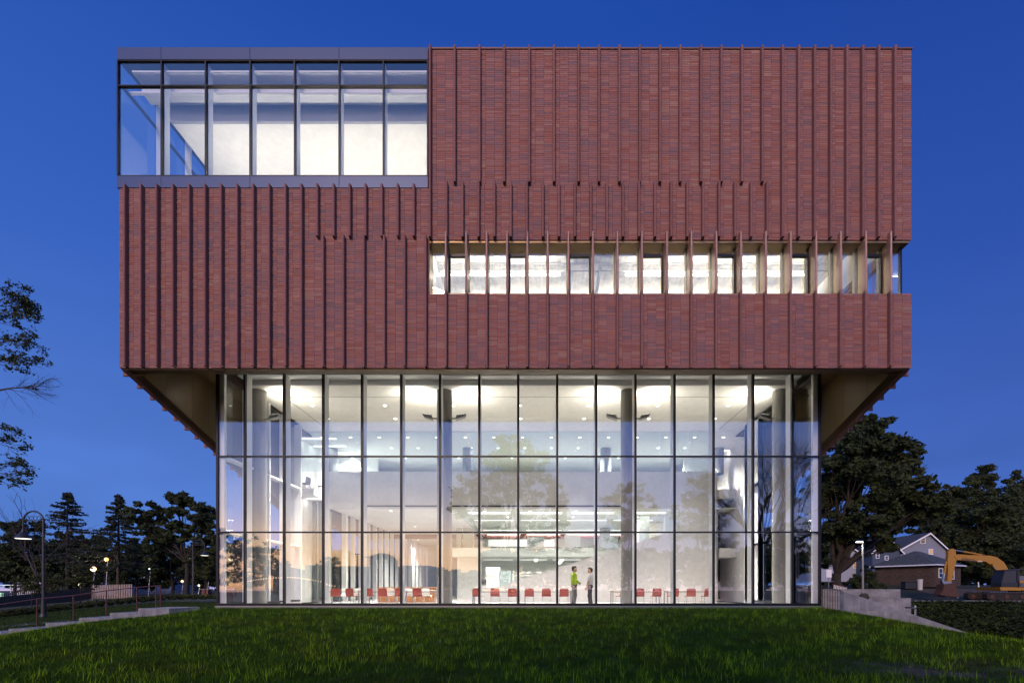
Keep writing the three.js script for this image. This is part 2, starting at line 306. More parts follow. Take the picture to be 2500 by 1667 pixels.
// ---- corner window, top left
{
  const xs = [286, 393, 501, 609.8, 718.5, 827.3, 935.5, 1043.5].map(bx), yt = by(147), ym = by(208.8), yb = by(430), z = -DB + 0.02;
  const pe = [285, 392.8, 610, 827.6, 1045].map(bx);
  for (let i = 0; i < 4; i++) for (const [a, b] of [[116.4, 146], [431, 459]])
    part('spandrel_panel', [rbox(pe[i + 1] - pe[i] - 0.008, by(a) - by(b), 0.5, 0.006, (pe[i] + pe[i + 1]) / 2, (by(a) + by(b)) / 2, z - 0.25)], M.spandrel, bldg);
  const w = part('window', [slab(xs[0], xs[7], yt - 0.02, yt + 0.012, z - 0.01, z - 0.13), slab(xs[0], xs[7], yb - 0.012, yb + 0.03, z - 0.01, z - 0.13), slab(xs[0], xs[7], ym - 0.018, ym + 0.018, z - 0.005, z - 0.12)], M.darkFrame, bldg, 'corner window of two rows of seven panes, top left of the brick box');
  for (const x of xs) part('mullion', [slab(x - 0.02, x + 0.02, yb + 0.031, yt - 0.021, z, z - 0.12)], M.darkFrame, w);
  for (let i = 0; i < 7; i++) for (const [a, b] of [[yb + 0.02, ym - 0.02], [ym + 0.02, yt - 0.02]])
    part('pane', new THREE.PlaneGeometry(xs[i + 1] - xs[i] - 0.02, b - a).translate((xs[i] + xs[i + 1]) / 2, (a + b) / 2, z - 0.06), glass, w);
  for (const x of xs.slice(1, 7)) part('inner_mullion', [slab(x - 0.035, x + 0.035, yb, yt, z - 0.125, z - 0.36)], M.paleMetal, w);
  // left return of the window
  const zs = [0, 1, 2, 3, 4, 5, 6, 7].map((i) => z - 0.03 - i * 1.5);
  const sw = part('window', [slab(XL + 0.02, XL + 0.12, yt - 0.05, yt + 0.01, z - 0.14, -28), slab(XL + 0.02, XL + 0.12, yb - 0.01, yb + 0.03, z - 0.14, -28), slab(XL + 0.02, XL + 0.12, ym - 0.025, ym + 0.025, z - 0.14, -28)], M.darkFrame, bldg, 'left return of the corner window');
  for (let i = 0; i < 7; i++) { part('pane', new THREE.PlaneGeometry(1.48, yt - yb).rotateY(-Math.PI / 2).translate(XL + 0.07, (yt + yb) / 2, (zs[i] + zs[i + 1]) / 2), clearGlass, sw); part('mullion', [slab(XL + 0.125, XL + 0.34, yb, yt, zs[i + 1] - 0.035, zs[i + 1] + 0.035)], M.paleMetal, sw); }
  part('spandrel_panel', [slab(XL - 0.02, XL + 0.2, by(459), by(431), -DB - 0.5, -28), slab(XL - 0.02, XL + 0.2, by(146), by(116.4), -DB - 0.5, -28)], M.spandrel, bldg);
  part('handrail', [bar(V(XL + 0.45, Y(260, 18.2), z - 0.5), V(XL + 0.45, Y(260, 18.2), -27), 0.07)], M.paleMetal, bldg);
  // the studio behind it: bright ceiling with a straight near edge, deep bulkhead above, roller blinds
  const yc = 17.46, zc = -17.8, xc = -13.0, xe = bx(1045) + 0.4;
  part('ceiling', [slab(xc, xe, yc, yc + 0.05, zc - 0.1, -27.5)], M.ceiling, bldg);
  part('bulkhead', [slab(xc, xe, yc - 0.02, yc + 0.85, zc, zc - 0.1)], std(0.30, 0.30, 0.32, 0.6), bldg);
  part('bulkhead', [slab(XL + 0.4, xe, yc + 0.45, yc + 0.62, zc + 0.12, zc + 0.55)], M.paleMetal, bldg);
  for (let i = 0; i < 7; i++) part('blind_cassette', [bar(V(xs[i] + 0.1, ym + 0.13, z - 0.42), V(xs[i + 1] - 0.1, ym + 0.13, z - 0.42), 0.05)], M.white, bldg);
  part('ceiling', [slab(XL + 0.3, xe, YT - 0.62, YT - 0.56, -DB - 0.15, -28)], M.paleMetal, bldg);
  part('floor', [slab(XL + 0.3, xe, by(440) - 0.3, by(440), -DB - 0.5, -28)], M.floor, bldg);
  part('wall', [slab(xe, xe + 0.2, by(440), YT - 0.63, -DB - 0.45, -28)], M.white, bldg);
  part('wall', [slab(XL + 0.3, xe, by(440), YT - 0.63, -27.8, -28)], M.white, bldg);
  for (let i = 0; i < 3; i++) for (let j = 0; j < 2; j++) {
    const x = -11.2 + i * 3.2, zz = -18.9 - j * 3.4, u = part('uplight', [box(2.4, 0.08, 0.3, x, by(430) + 0.25, zz)], M.whitePlastic, bldg);  // unseen uplights added below the sill to light up the studio ceiling
    part('light_strip', [box(2.3, 0.012, 0.24, x, by(430) + 0.297, zz)], glow(1, 0.95, 0.82, 6), u);
    area(x, by(430) + 0.32, zz, 2.3, 0.24, 30, [0, 1, 0], [1, 0.9, 0.74]);
  }
}
// ---- window strip
{
  const y0 = by(716), y1 = Y(597, 17.12), z = -17.1, xa = X(1051, 17.1), xb = X(2199, 17.1);
  part('window_head', [slab(bx(1046), XR - 0.03, yWinT - 0.06, yWinT, -DB - 0.04, -17.5)], M.bronzeLit, bldg);
  part('window_sill', [slab(bx(1046), XR - 0.03, yWinB - 0.01, yWinB + 0.02, -DB - 0.045, -17.45)], M.bronzeLit, bldg);
  part('window_jamb', [slab(bx(1040), bx(1047.5), yWinB + 0.022, yWinT - 0.062, -DB - 0.02, -17.4)], M.bronzeLit, bldg);
  const w = part('window', [slab(xa - 0.1, xb + 0.05, y1 - 0.02, yWinT + 0.15, z + 0.03, z - 0.08), slab(xa - 0.1, xb + 0.05, yWinB + 0.021, yWinB + 0.05, z + 0.03, z - 0.08), slab(xb - 0.02, xb + 0.04, yWinB + 0.05, y1 - 0.02, z + 0.03, z - 0.08)], M.darkFrame, bldg, 'long horizontal strip window between the brick bands');
  const all = [xa - 0.06, ...rowW.map(fx), xb], opens = new Set([1, 4, 7, 10, 13, 16, 19]);
  rowW.forEach((p, i) => {
    const x = fx(p), f = part('fin', finGeo(yWinT - yWinB + 0.30), std(0.30, 0.165, 0.12, 0.42, 0.2), bldg); f.position.set(x, yWinB - 0.1, -DB + 0.0);
    part('bronze_fin', [slab(x - 0.032, x + 0.032, yWinB + 0.02, yWinT - 0.06, -DB - 0.052, z + 0.032)], M.bronzeLit, w);
    part('mullion', [slab(x - 0.04, x + 0.04, yWinB + 0.05, y1 - 0.02, z + 0.03, z - 0.12)], M.darkFrame, w);
    part('inner_mullion', [slab(x - 0.04, x + 0.04, yWinB + 0.05, y1 - 0.02, z - 0.122, z - 0.25)], M.cream, w);
  });
  for (let i = 0; i + 1 < all.length; i++) {
    const a = all[i] + 0.041, b = all[i + 1] - 0.041;
    part('pane', new THREE.PlaneGeometry(b - a, y1 - yWinB - 0.06).translate((a + b) / 2, (y1 + yWinB + 0.03) / 2, z - 0.02), glass, w);
    if (opens.has(i)) { // opening light with its own dark frame
      const yt = Y(628, 17.1), t = 0.05;
      part('sash', [slab(a, b, yt, yt + 0.09, z + 0.045, z - 0.06), slab(a, a + t, yWinB + 0.05, yt - 0.001, z + 0.045, z - 0.06), slab(b - t, b, yWinB + 0.05, yt - 0.001, z + 0.045, z - 0.06), slab(a + t, b - t, yWinB + 0.05, yWinB + 0.09, z + 0.045, z - 0.06)], M.darkFrame, w);
    }
  }
  // right return, where the strip turns the corner
  const sw = part('window', [slab(xb - 0.05, xb + 0.04, y1 - 0.02, yWinT + 0.1, z - 0.09, -27), slab(xb - 0.05, xb + 0.04, yWinB + 0.02, yWinB + 0.06, z - 0.09, -27)], M.darkFrame, bldg, 'right return of the strip window');
  for (let i = 0; i < 6; i++) { const za = z - 0.1 - i * 1.5; part('pane', new THREE.PlaneGeometry(1.46, y1 - yWinB).rotateY(Math.PI / 2).translate(xb, (y1 + yWinB) / 2, za - 0.75), clearGlass, sw); part('mullion', [slab(xb - 0.2, xb - 0.05, yWinB + 0.05, y1, za - 1.53, za - 1.47)], M.white, sw); }
  // the studio: concrete ceiling, joists at its edge, hung light tubes
  const yc = 13.9, xe = bx(1040) - 0.3;
  part('ceiling', [slab(xe, xb - 0.1, yc, yc + 0.2, -17.9, -28)], std(0.80, 0.77, 0.71, 0.85, 0, { map: concT }), bldg);
  part('bulkhead', [slab(xe, xb - 0.1, 12.72, 12.98, -17.5, -17.9)], M.white, bldg);
  part('bulkhead', [slab(xe, xb - 0.1, 12.98, yc, -17.86, -17.9)], M.white, bldg);
  for (let i = 0; i < 22; i++) part('bracket', [slab(xe + 0.5 + i * 0.72, xe + 0.62 + i * 0.72, 12.45, 12.62, -17.3, -17.42)], M.bronzeLit, bldg);
  part('floor', [slab(xe, xb - 0.06, 9.85, 10.25, -17.42, -28)], M.floor, bldg);
  part('wall', [slab(xe, xb - 0.1, 10.25, yc, -27.6, -27.9)], M.white, bldg);
  part('wall', [slab(xe - 0.2, xe, 9.8, yc + 0.2, -17.3, -28)], M.white, bldg);
  part('spandrel_panel', [slab(xb - 0.22, xb - 0.05, y1 + 0.15, yc, -17.5, -28)], M.white, bldg);
  for (const [y, d] of [[13.55, 19.6], [13.45, 19.9]]) part('pipe', [bar(V(xe + 0.2, y, -d), V(xb - 0.8, y, -d), 0.014)], M.paleMetal, bldg);
  part('brace', [bar(V(X(1468, 20.4), Y(632, 20.4), -20.4), V(X(1452, 20.4), Y(725, 20.4), -20.4), 0.035), bar(V(X(1472, 20.5), Y(632, 20.5), -20.5), V(X(1456, 20.5), Y(725, 20.5), -20.5), 0.035)], M.whitePlastic, bldg);
  for (let i = 0; i < 9; i++) { const x0 = xe + 0.6 + i * 1.78, t = part('tube_light', [bar(V(x0, 13.0, -23.4), V(x0 + 1.7, 13.0, -23.4), 0.055, 0.055, 8)], glow(1, 0.97, 0.88, 3.2), bldg); area(x0 + 0.85, 13.062, -23.4, 1.7, 0.09, 450, [0, 1, 0], [1, 0.9, 0.72]); }  // second row of tubes added unseen below the sill to brighten the ceiling
  const tubes = [[1053, 1141], [1142.5, 1214], [1216, 1292], [1294, 1368], [1527, 1602], [1604, 1680], [1682, 1757], [1759, 1836], [1838, 1912], [1914, 1975]];
  for (const [a, b] of tubes) {
    const d = 19.8, y = Y(670.5, d), x0 = X(a, d), x1 = X(b, d), t = part('tube_light', [bar(V(x0, y, -d), V(x1, y, -d), 0.055, 0.055, 10)], glow(1, 0.97, 0.88, 3.2), bldg);
    part('hanger', [bar(V(x0 + 0.15, y + 0.05, -d), V(x0 + 0.15, yc, -d), 0.006, 0.006, 4), bar(V(x1 - 0.15, y + 0.05, -d), V(x1 - 0.15, yc, -d), 0.006, 0.006, 4)], M.paleMetal, t);
    area((x0 + x1) / 2, y + 0.062, -d, x1 - x0, 0.09, 60, [0, 1, 0], [1, 0.9, 0.72]);
    area((x0 + x1) / 2, y - 0.062, -d, x1 - x0, 0.09, 25, [0, -1, 0], [1, 0.95, 0.84]);
  }
}
// ---- the tall glass wall of the hall
const GL = X(530.5, DG), GR = X(2002, DG), GY0 = Y(1472.5, DG), GY1 = Y(911, DG), DP = 29.9;
const mulPx = [597.3, 693.2, 788.7, 883.6, 979.2, 1074.2, 1169.8, 1265, 1360.4, 1455.7, 1551.6, 1647.2, 1742.5, 1838.8, 1934.8];
{
  const t1 = Y(1114.5, DG), t2 = Y(1299.3, DG);
  const w = part('curtain_wall', [slab(GL - 0.03, GR + 0.03, GY1, GY1 + 0.12, -DG + 0.05, -DG - 0.15), slab(GL - 0.03, GR + 0.03, GY0 - 0.10, GY0, -DG + 0.06, -DG - 0.15)], M.darkFrame, bldg, 'tall glass wall of the ground hall in four rows of panes');
  const xs = [GL, ...mulPx.map((p) => X(p, DG)), GR];
  xs.forEach((x, i) => {
    part('mullion', [slab(x - 0.04, x + 0.04, GY0 + 0.001, GY1 - 0.001, -DG + 0.045, -DG - 0.06)], M.darkFrame, w);
    if (i && i < xs.length - 1) part('inner_mullion', [slab(x - 0.045, x + 0.045, GY0, GY1, -DG - 0.063, -DG - 0.42)], M.paleMetal, w);
  });
  part('inner_mullion', [slab(GL - 0.02, GL + 0.22, GY0, GY1, -DG - 0.065, -DG - 0.2)], M.paleMetal, w); part('inner_mullion', [slab(GR - 0.22, GR + 0.02, GY0, GY1, -DG - 0.065, -DG - 0.2)], M.paleMetal, w);
  const rows = [GY0, t2, t1, GY1];
  for (let i = 0; i + 1 < xs.length; i++) {
    for (const y of [t1, t2]) part('transom', [slab(xs[i] + 0.041, xs[i + 1] - 0.041, y - 0.03, y + 0.03, -DG + 0.04, -DG - 0.06)], M.darkFrame, w);
    for (let j = 0; j < 3; j++) {
      const g = new THREE.PlaneGeometry(xs[i + 1] - xs[i] - 0.04, rows[j + 1] - rows[j] - 0.02), p = part('pane', g, glass, w);
      p.position.set((xs[i] + xs[i + 1]) / 2, (rows[j] + rows[j + 1]) / 2, -DG); p.rotation.set((R0() - 0.5) * 0.003, (R0() - 0.5) * 0.004, 0);
    }
  }
  part('sill_flashing', [slab(GL - 0.05, GR + 0.05, GY0 - 0.15, GY0 - 0.102, -DG + 0.10, -DG - 0.1)], M.steel, bldg);
  part('plinth', [slab(GL - 0.02, GR + 0.02, -1.6, GY0 - 0.152, -DG + 0.06, -DG - 0.25)], M.conc, bldg);
  // glazed side walls
  for (const s of [-1, 1]) {
    const x = s < 0 ? GL : GR, end = 26.3, sw = part('side_glazing', [slab(x - 0.04, x + 0.04, GY0 - 0.1, GY0, -DG - 0.16, -end), slab(x - 0.04, x + 0.04, 9.2, 9.32, -DG - 0.16, -end)], M.darkFrame, bldg, s < 0 ? 'left side wall of glass between deep white mullions' : 'right side wall of glass between deep pale mullions');
    for (let k = 0; DG + 0.2 + k * 1.52 < end - 1; k++) {
      const d = DG + 0.1 + k * 1.52;
      part('pane', new THREE.PlaneGeometry(1.5, GY1 - GY0).rotateY(s * Math.PI / 2).translate(x, (GY0 + GY1) / 2, -d - 0.76), clearGlass, sw);
      part('inner_mullion', [slab(x - s * 0.06 - 0.03, x - s * 0.34 + 0.03, GY0, GY1, -d - 1.50, -d - 1.58)].map((g) => g), M.white, sw);
      if (k % 2 === 1) part('wall_panel', [slab(x - s * 0.07 - 0.02, x - s * 0.07 + 0.02, GY0, GY1, -d - 0.05, -d - 0.95)], M.wallGrey, sw);
      for (const y of [t1, t2]) part('transom', [slab(x - s * 0.05 - 0.03, x - s * 0.3 + 0.03, y - 0.05, y + 0.03, -d - 0.02, -d - 1.49)], M.white, sw);
    }
  }
}
part('floor', [slab(GL, GR, -0.25, 0, -DG - 0.16, -58)], M.floor, bldg);
// ceiling of the hall with the recess behind the head of the glass
part('ceiling', [slab(GL + 0.05, GR - 0.05, 9.4, 9.46, -21.2, -27.3), slab(GL + 0.05, GR - 0.05, 9.4, 9.46, -27.35, -43)], M.ceiling, bldg);
part('bulkhead', [slab(GL + 0.05, GR - 0.05, 9.395, 10.5, -21.12, -21.2)], M.paleMetal, bldg);
part('bulkhead', [slab(GL + 0.05, GR - 0.05, 9.62, 9.68, -20.72, -21.118)], M.paleMetal, bldg);
part('bulkhead', [slab(GL + 0.05, GR - 0.05, 10.45, 10.52, -DG + 0.02, -21.118)], M.paleMetal, bldg);
part('bulkhead', [slab(GL + 0.05, GR - 0.05, 9.33, 10.44, -DG - 0.02, -DG - 0.1)], M.paleMetal, bldg);
for (let i = 0; i < 15; i++) {
  const a = GL + 0.35 + i * (GR - GL - 0.7) / 15, b = a + (GR - GL - 0.7) / 15 - 0.1, s = part('light_strip', [slab(a, b, 10.12, 10.15, -19.75, -19.83)], glow(1, 0.97, 0.9, 1.2), bldg);
  area((a + b) / 2, 10.115, -19.79, b - a, 0.08, 12, [0, -1, -0.6], [1, 0.96, 0.9]);
}
// columns with up-lights, and the row behind
for (const [px, d, r] of [[631, 21.75, 0.325], [1085, 21.75, 0.325], [1534, 21.75, 0.325], [1906, 21.75, 0.325], [811, 30.7, 0.325], [1142, 30.7, 0.325], [1479, 30.7, 0.325], [1754, 30.7, 0.325]]) {
  const x = X(px, d), far = d > 25;
  part('column', [new THREE.CylinderGeometry(r, r, far ? 1.6 : 9.39, 40, 1, true).translate(x, far ? 8.62 : 4.695, -d)], M.concCol, bldg);
  if (far) continue;
  for (const s of px < 700 ? [1] : px > 1800 ? [-1] : [-1, 1]) {
    const y = 8.2, f = part('uplight', [prism([[0.0, -0.10], [0.40, 0.03], [0.46, 0.15], [0.06, 0.09]].map(([a, b]) => [s * a, b]), 0.26).translate(x + s * (r + 0.16), y + 0.03, -d), bar(V(x + s * (r - 0.02), y, -d), V(x + s * (r + 0.2), y + 0.01, -d), 0.035)], M.steel, bldg);
    const n = V(-s * 0.06, 0.4, 0).normalize();
    part('lens', [beam(V(x + s * (r + 0.26), y + 0.135, -d), V(x + s * (r + 0.56), y + 0.183, -d), 0.2, 0.01)], glow(1, 0.95, 0.85, 4), f);
    spot(V(x + s * (r + 0.42), y + 0.22, -d), V(x + s * (r + 1.0), 9.4, -d - 0.6), 4.6, 1.25, [1, 0.93, 0.8], 5, 1);
  }
}
// recessed lights
const dl = (px, py, cd = 16, half = 0.72, ceil = 9.4) => {
  const d = (ceil - EYE) * F / (CY - py), x = X(px, d);
  part('downlight', [new THREE.CylinderGeometry(0.075, 0.075, 0.02, 14).translate(x, ceil - 0.006, -d)], glow(1, 0.96, 0.88, 5), bldg);
  if (cd) spot(V(x, ceil - 0.03, -d), V(x, 0, -d), cd, half, [1, 0.95, 0.87], 4);
};
for (const px of [762, 939, 1106, 1269, 1436, 1606, 1779]) dl(px, 990, 52);
for (const px of [801, 965, 1118, 1271, 1426, 1584, 1746]) dl(px, 1022, 40);
for (let i = 0; i < 15; i++) dl(785 + i * 70.1, 1067.5, i % 2 ? 16 : 0, 0.5);
for (let i = 0; i < 13; i++) dl(890 + i * 65.2, 1093.5, i % 2 ? 0 : 75, 1.25);
for (let i = 0; i < 7; i++) dl(860 + i * 130, 1118, 30, 1.25);
// the slot in the ceiling
part('ceiling_slot', [slab(GL + 1.2, GR - 1.2, 9.392, 9.399, -22.4, -22.45), slab(GL + 1.15, GL + 1.19, 9.392, 9.399, -22.4, -27), slab(GR - 1.19, GR - 1.15, 9.392, 9.399, -22.4, -27)], M.steel, bldg);

// ---- the white inner wall with its big opening, the gallery above, the stair parapet
const yF1 = Y(1150.5, DP), yF0 = Y(1241, DP), w0 = X(800, DP), w1 = X(1748, DP);
const yo = (px, py) => [X(px, DP), Y(py, DP)];
{
  const s = new THREE.Shape([[w0, yF0], [w0, yF1], [w1, yF1], [w1, -0.2], yo(1100, 1472), yo(1212, 1434), yo(1360, 1386), yo(1520, 1335.5), yo(1660, 1289.5), [X(1660, DP), yF0]].map((p) => new THREE.Vector2(...p)));
  part('gallery_wall', [new THREE.ExtrudeGeometry(s, { depth: 0.3, bevelEnabled: false }).translate(0, 0, -DP - 0.3)], M.wallGrey, bldg);
  part('wall_reveal', [slab(X(889, DP), X(1520, DP), Y(1237, DP), Y(1233.5, DP), -DP + 0.012, -DP - 0.01)], M.darkFrame, bldg);
  part('gallery_floor', [slab(w0, w1, yF1 - 0.25, yF1 - 0.02, -DP - 0.301, -43)], M.white, bldg);
  // glass partition of the gallery
  const pd = 27.33, xs = [728, 800, 889, 979, 1068, 1157, 1250, 1345, 1440, 1530, 1611, 1680, 1747].map((p) => X(p, pd));
  const rail = part('glass_partition', [slab(xs[0], xs[12], 9.37, 9.398, -pd - 0.03, -pd + 0.03)], M.paleMetal, bldg, 'clear glass partition in front of the gallery');
  const pt = new THREE.MeshPhysicalMaterial({ transmission: 1, thickness: 0, roughness: 0, ior: 1.5 }); pt.color.setRGB(0.80, 0.92, 0.92);
  for (let i = 0; i < 12; i++) part('pane', new THREE.PlaneGeometry(xs[i + 1] - xs[i] - 0.02, 9.37 - Y(1152, pd)).translate((xs[i] + xs[i + 1]) / 2, (9.37 + Y(1152, pd)) / 2, -pd), pt, rail);
  part('wall', [slab(GL, w1, yF1, 9.4, -42.8, -43)], M.white, bldg);
  // dark blue lift lobby at the right of the gallery
  part('wall', [slab(X(1345, 40), X(1470, 40), yF1, 8.95, -40, -40.2)], std(0.18, 0.22, 0.28, 0.3), bldg);
}
// left bay: the hall widens behind the glazed side wall; balcony slab with a bright room behind it
{
  const d = 28.0, xa = -13.42, xb = w0 - 0.01;
  part('gallery_floor', [slab(xa, xb, Y(1208, d), Y(1192, d), -d, -33)], M.white, bldg);
  part('wall', [slab(xa, w0 + 2, Y(1192, d), 9.4, -33, -33.2)], M.white, bldg);
  part('wall', [slab(xa - 0.03, xa, 0, 9.4, -26.4, -33)], M.white, bldg);
  part('wall', [slab(xa, GL + 0.04, 0, 9.4, -26.32, -26.4)], M.white, bldg);
  part('ceiling', [slab(xa, GL + 0.05, 9.4, 9.46, -26.4, -33)], M.ceiling, bldg);
  part('wall', [slab(xa, xb, 0, Y(1208, d), -30.2, -30.3)], M.white, bldg);
  for (const px of [738, 762, 786]) part('wall_recess', [slab(X(px - 9, 30.1), X(px + 9, 30.1), 0.2, Y(1222, 30.1), -30.1, -30.19)], M.greyPanel, bldg);
  for (let i = 0; i < 3; i++) { const z = -28.6 - i * 1.5; part('light_strip', [slab(xa + 0.1, w0 + 1.0, 9.36, 9.392, z - 0.05, z + 0.05)], glow(1, 0.98, 0.93, 2.5), bldg); area((xa + w0 + 1) / 2, 9.355, z, 1.8, 0.1, 26, [0, -1, 0]); }
  area((xa + xb) / 2, Y(1208, d) - 0.03, -29.2, 0.8, 0.3, 8, [0, -1, 0]); part('glowing_panel', [slab(xa + 0.1, xb - 0.1, Y(1208, d) - 0.02, Y(1208, d) - 0.002, -29.05, -29.35)], glow(1, 0.97, 0.9, 1.5), bldg);
}
// side of the corridor: tall windows between white piers
{
  const sw = part('side_glazing', [slab(GL - 0.04, GL + 0.04, 0, 0.12, -30.4, -57), slab(GL - 0.04, GL + 0.04, yF0 - 0.1, yF0, -30.4, -57)], M.darkFrame, bldg, 'row of tall windows between white piers along the corridor');
  for (let d = 30.4; d < 55; d += 1.52) {
    part('pane', new THREE.PlaneGeometry(1.5, yF0).rotateY(-Math.PI / 2).translate(GL, yF0 / 2, -d - 0.76), clearGlass, sw);
    part('pier', [slab(GL + 0.05, GL + 0.34, 0, yF0, -d - 1.48, -d - 1.60)], M.white, sw);
    if (Math.round(d / 1.52) % 2) part('wall_panel', [slab(GL + 0.05, GL + 0.09, 0, yF0, -d - 0.05, -d - 0.95)], M.white, sw);
  }
}
// ground floor behind: low ceiling, corridor along the left wall
part('ceiling', [slab(GL + 0.06, X(1103, DP), yF0 + 0.001, yF0 + 0.06, -DP - 0.01, -58)], M.ceiling, bldg);
part('ceiling', [slab(X(1103, DP) + 0.002, w1 + 4, yF0 + 0.001, yF0 + 0.06, -DP - 0.01, -46)], M.cream, bldg);
part('wall', [slab(GL, X(1103, 31) + 0.25, 0, yF0, -57, -57.2)], M.cream, bldg);
part('wall', [slab(X(1103, 31), X(1103, 31) + 0.25, 0, yF0, -45.9, -57)], M.white, bldg);
part('wall', [slab(X(1103, 31), w1 + 4, 0, yF0, -46, -46.2)], M.cream, bldg);
for (const [px, py, cd] of [[954, 1247, 16], [1013, 1285, 10], [860, 1290, 10], [930, 1318, 8], [1020, 1318, 8], [1183, 1247.8, 20], [1294, 1247.8, 20], [1406, 1247.8, 20], [1519, 1247.8, 20], [1240, 1262, 16], [1400, 1262, 16], [1560, 1262, 16], ]) dl(px, py, cd * 3.6, 1.1, yF0);
// far room: hanging bulkhead, screens, white board with added glow, posts, shelves
{
  const d = 38, q = (x0, x1, y0, y1, z, t = 0.1) => slab(X(x0, z), X(x1, z), Y(y1, z), Y(y0, z), -z, -z - t);
  part('bulkhead', [q(1103, 1665, 1337.5, 1358.5, d, 0.6)], M.cream, bldg);
  part('ceiling', [slab(X(1103, d), X(1665, d), Y(1358.5, d), Y(1358.5, d) + 0.05, -d - 0.61, -45.9)], M.cream, bldg);
  part('glowing_panel', [q(1192, 1353, 1317, 1333.5, 44.5, 0.04)], glow(1, 0.98, 0.92, 0.75), bldg, 'white board on the far wall with its lit look added as glow');  // a plain white board; its lit look is added emission
  part('wall_panel', [q(1192, 1353, 1287, 1316, 44.6, 0.03)], M.cream, bldg);
  part('wall_frame', [q(1190, 1355, 1285.5, 1287, 44.5, 0.06), q(1190, 1191.5, 1287.1, 1333, 44.5, 0.06), q(1353.6, 1355, 1287.1, 1333, 44.5, 0.06)], M.white, bldg);
  for (const [a, b, c, e] of [[1287, 1328, 1310, 1338], [1378, 1418, 1305.5, 1338], [1466, 1509, 1308, 1338]]) part('screen_panel', [q(a, b, c, e, 37.4, 0.05)], M.greyPanel, bldg, 'grey hanging screen');
  for (const [a, b, c, e] of [[1465, 1490, 1253, 1337], [1130, 1156, 1253, 1338], [1114, 1126, 1253, 1338]]) part('post', [q(a, b, c, e, 39.5, 0.4)], std(0.30, 0.33, 0.28, 0.5), bldg);
  for (const [a, b, c, e] of [[1563, 1586, 1256, 1326], [1624, 1650, 1256, 1306]]) part('post', [q(a, b, c, e, 33, 0.4)], std(0.42, 0.46, 0.46, 0.5), bldg);
  part('wall', [q(1540, 1672, 1241, 1345, 36, 0.1)], M.white, bldg);
  area(X(1605, 34), Y(1248, 34), -34.6, 3.0, 0.12, 30, [0, -0.5, -1]);
  part('light_strip', [box(3.0, 0.12, 0.03, X(1605, 34), Y(1248, 34), -34.55)], glow(1, 0.98, 0.92, 1.6), bldg);
  for (const [a, b, z] of [[1309, 1258, 36], [1309, 1368, 41]]) part('tube_light', [bar(V(X(a, z), Y(b, z), -z), V(X(a - 1, z), Y(b - 2, z), -z - 1.4), 0.12, 0.12, 10)], glow(1, 0.98, 0.92, 2.4), bldg);
  for (const [a, b, z] of [[1367, 1258, 36], [1421, 1258, 36], [1371, 1368, 41]]) part('tube_light', [bar(V(X(a - 5, z), Y(b + 6, z), -z), V(X(a + 6, z), Y(b - 6, z), -z - 1.2), 0.12, 0.12, 10)], glow(1, 0.98, 0.92, 2.4), bldg);
  for (const py of [1262.5, 1265, 1268.5]) part('pipe', [bar(V(X(1172, d), Y(py, d), -d), V(X(1515, d), Y(py - 0.6, d), -d), 0.03)], M.paleMetal, bldg);
  for (const [a, b] of [[1260, 1289], [1291, 1321], [1395, 1420]]) part('air_grille', [q(a, b, 1274.5, 1277, 45.8, 0.04)], M.steel, bldg);
  for (const [px, py] of [[1180, 1261], [1184, 1266], [1236, 1257], [1240, 1267], [1300, 1262], [1244, 1262]]) part('track_light', [bar(V(X(px, 36.8), Y(py, 36.8), -36.8), V(X(px + 3, 36.8), Y(py + 4, 36.8), -36.6), 0.07)], M.steel, bldg);
  for (const [z, x0, x1, y, L] of [[35, -4.5, 8.5, yF0 - 0.03, 60], [41, -4.5, 9.5, yF0 - 0.03, 80], [44, -4.5, 9.5, yF0 - 0.03, 80], [42, -4.5, 7, Y(1358.5, 38) - 0.03, 90]]) for (let i = 0; i < 4; i++) { const a = lerp(x0, x1, (i + 0.08) / 4), b = lerp(x0, x1, (i + 0.92) / 4); part('light_strip', [slab(a, b, y, y + 0.025, -z - 0.06, -z + 0.06)], glow(1, 0.97, 0.9, 1.5), bldg); area((a + b) / 2, y - 0.006, -z, b - a, 0.12, L, [0, -1, 0]); }  // strips added under the ceilings to brighten the far room
  for (let i = 0; i < 4; i++) { const a = lerp(-4.5, 8.5, (i + 0.1) / 4), b = lerp(-4.5, 8.5, (i + 0.9) / 4); part('light_strip', [slab(a, b, yF0 - 0.1, yF0 - 0.002, -31.3, -31.38)], glow(1, 0.97, 0.9, 1.5), bldg); area((a + b) / 2, yF0 - 0.06, -31.39, b - a, 0.09, 90, [0, -0.3, -1]); }  // strips facing backwards, added to brighten the bulkhead and screens
  // reception niche and shelves
  part('wall_panel', [q(1186, 1222, 1386, 1434, 36, 0.1)], M.white, bldg);
  part('door', [q(1219, 1248, 1394, 1436, 35.8, 0.06)], M.greyPanel, bldg);
  part('light_strip', [q(1187, 1220, 1385, 1389, 35.6, 0.06)], glow(1, 0.98, 0.92, 1.5), bldg);
  for (const [a, b, y] of [[1252, 1330, 1397], [1252, 1316, 1404], [1252, 1290, 1412]]) part('shelf', [q(a, b, y, y + 1.6, 37, 0.4)], M.white, bldg);
  for (const px of [1252, 1290]) part('shelf_upright', [q(px, px + 1.5, 1392, 1420, 36.9, 0.5)], M.white, bldg);
  part('wall', [q(1116, 1168, 1358.8, 1470, 39, 0.12)], M.white, bldg);
  // lit exit sign under the far ceiling
  const ex = thing('exit_sign', 'small lit red exit sign hanging under the far ceiling above the grey screens', 'sign', [X(1383, 37), Y(1276, 37), -37]);
  part('housing', [rbox(0.36, 0.2, 0.05, 0.008, 0, 0, 0)], M.whitePlastic, ex);
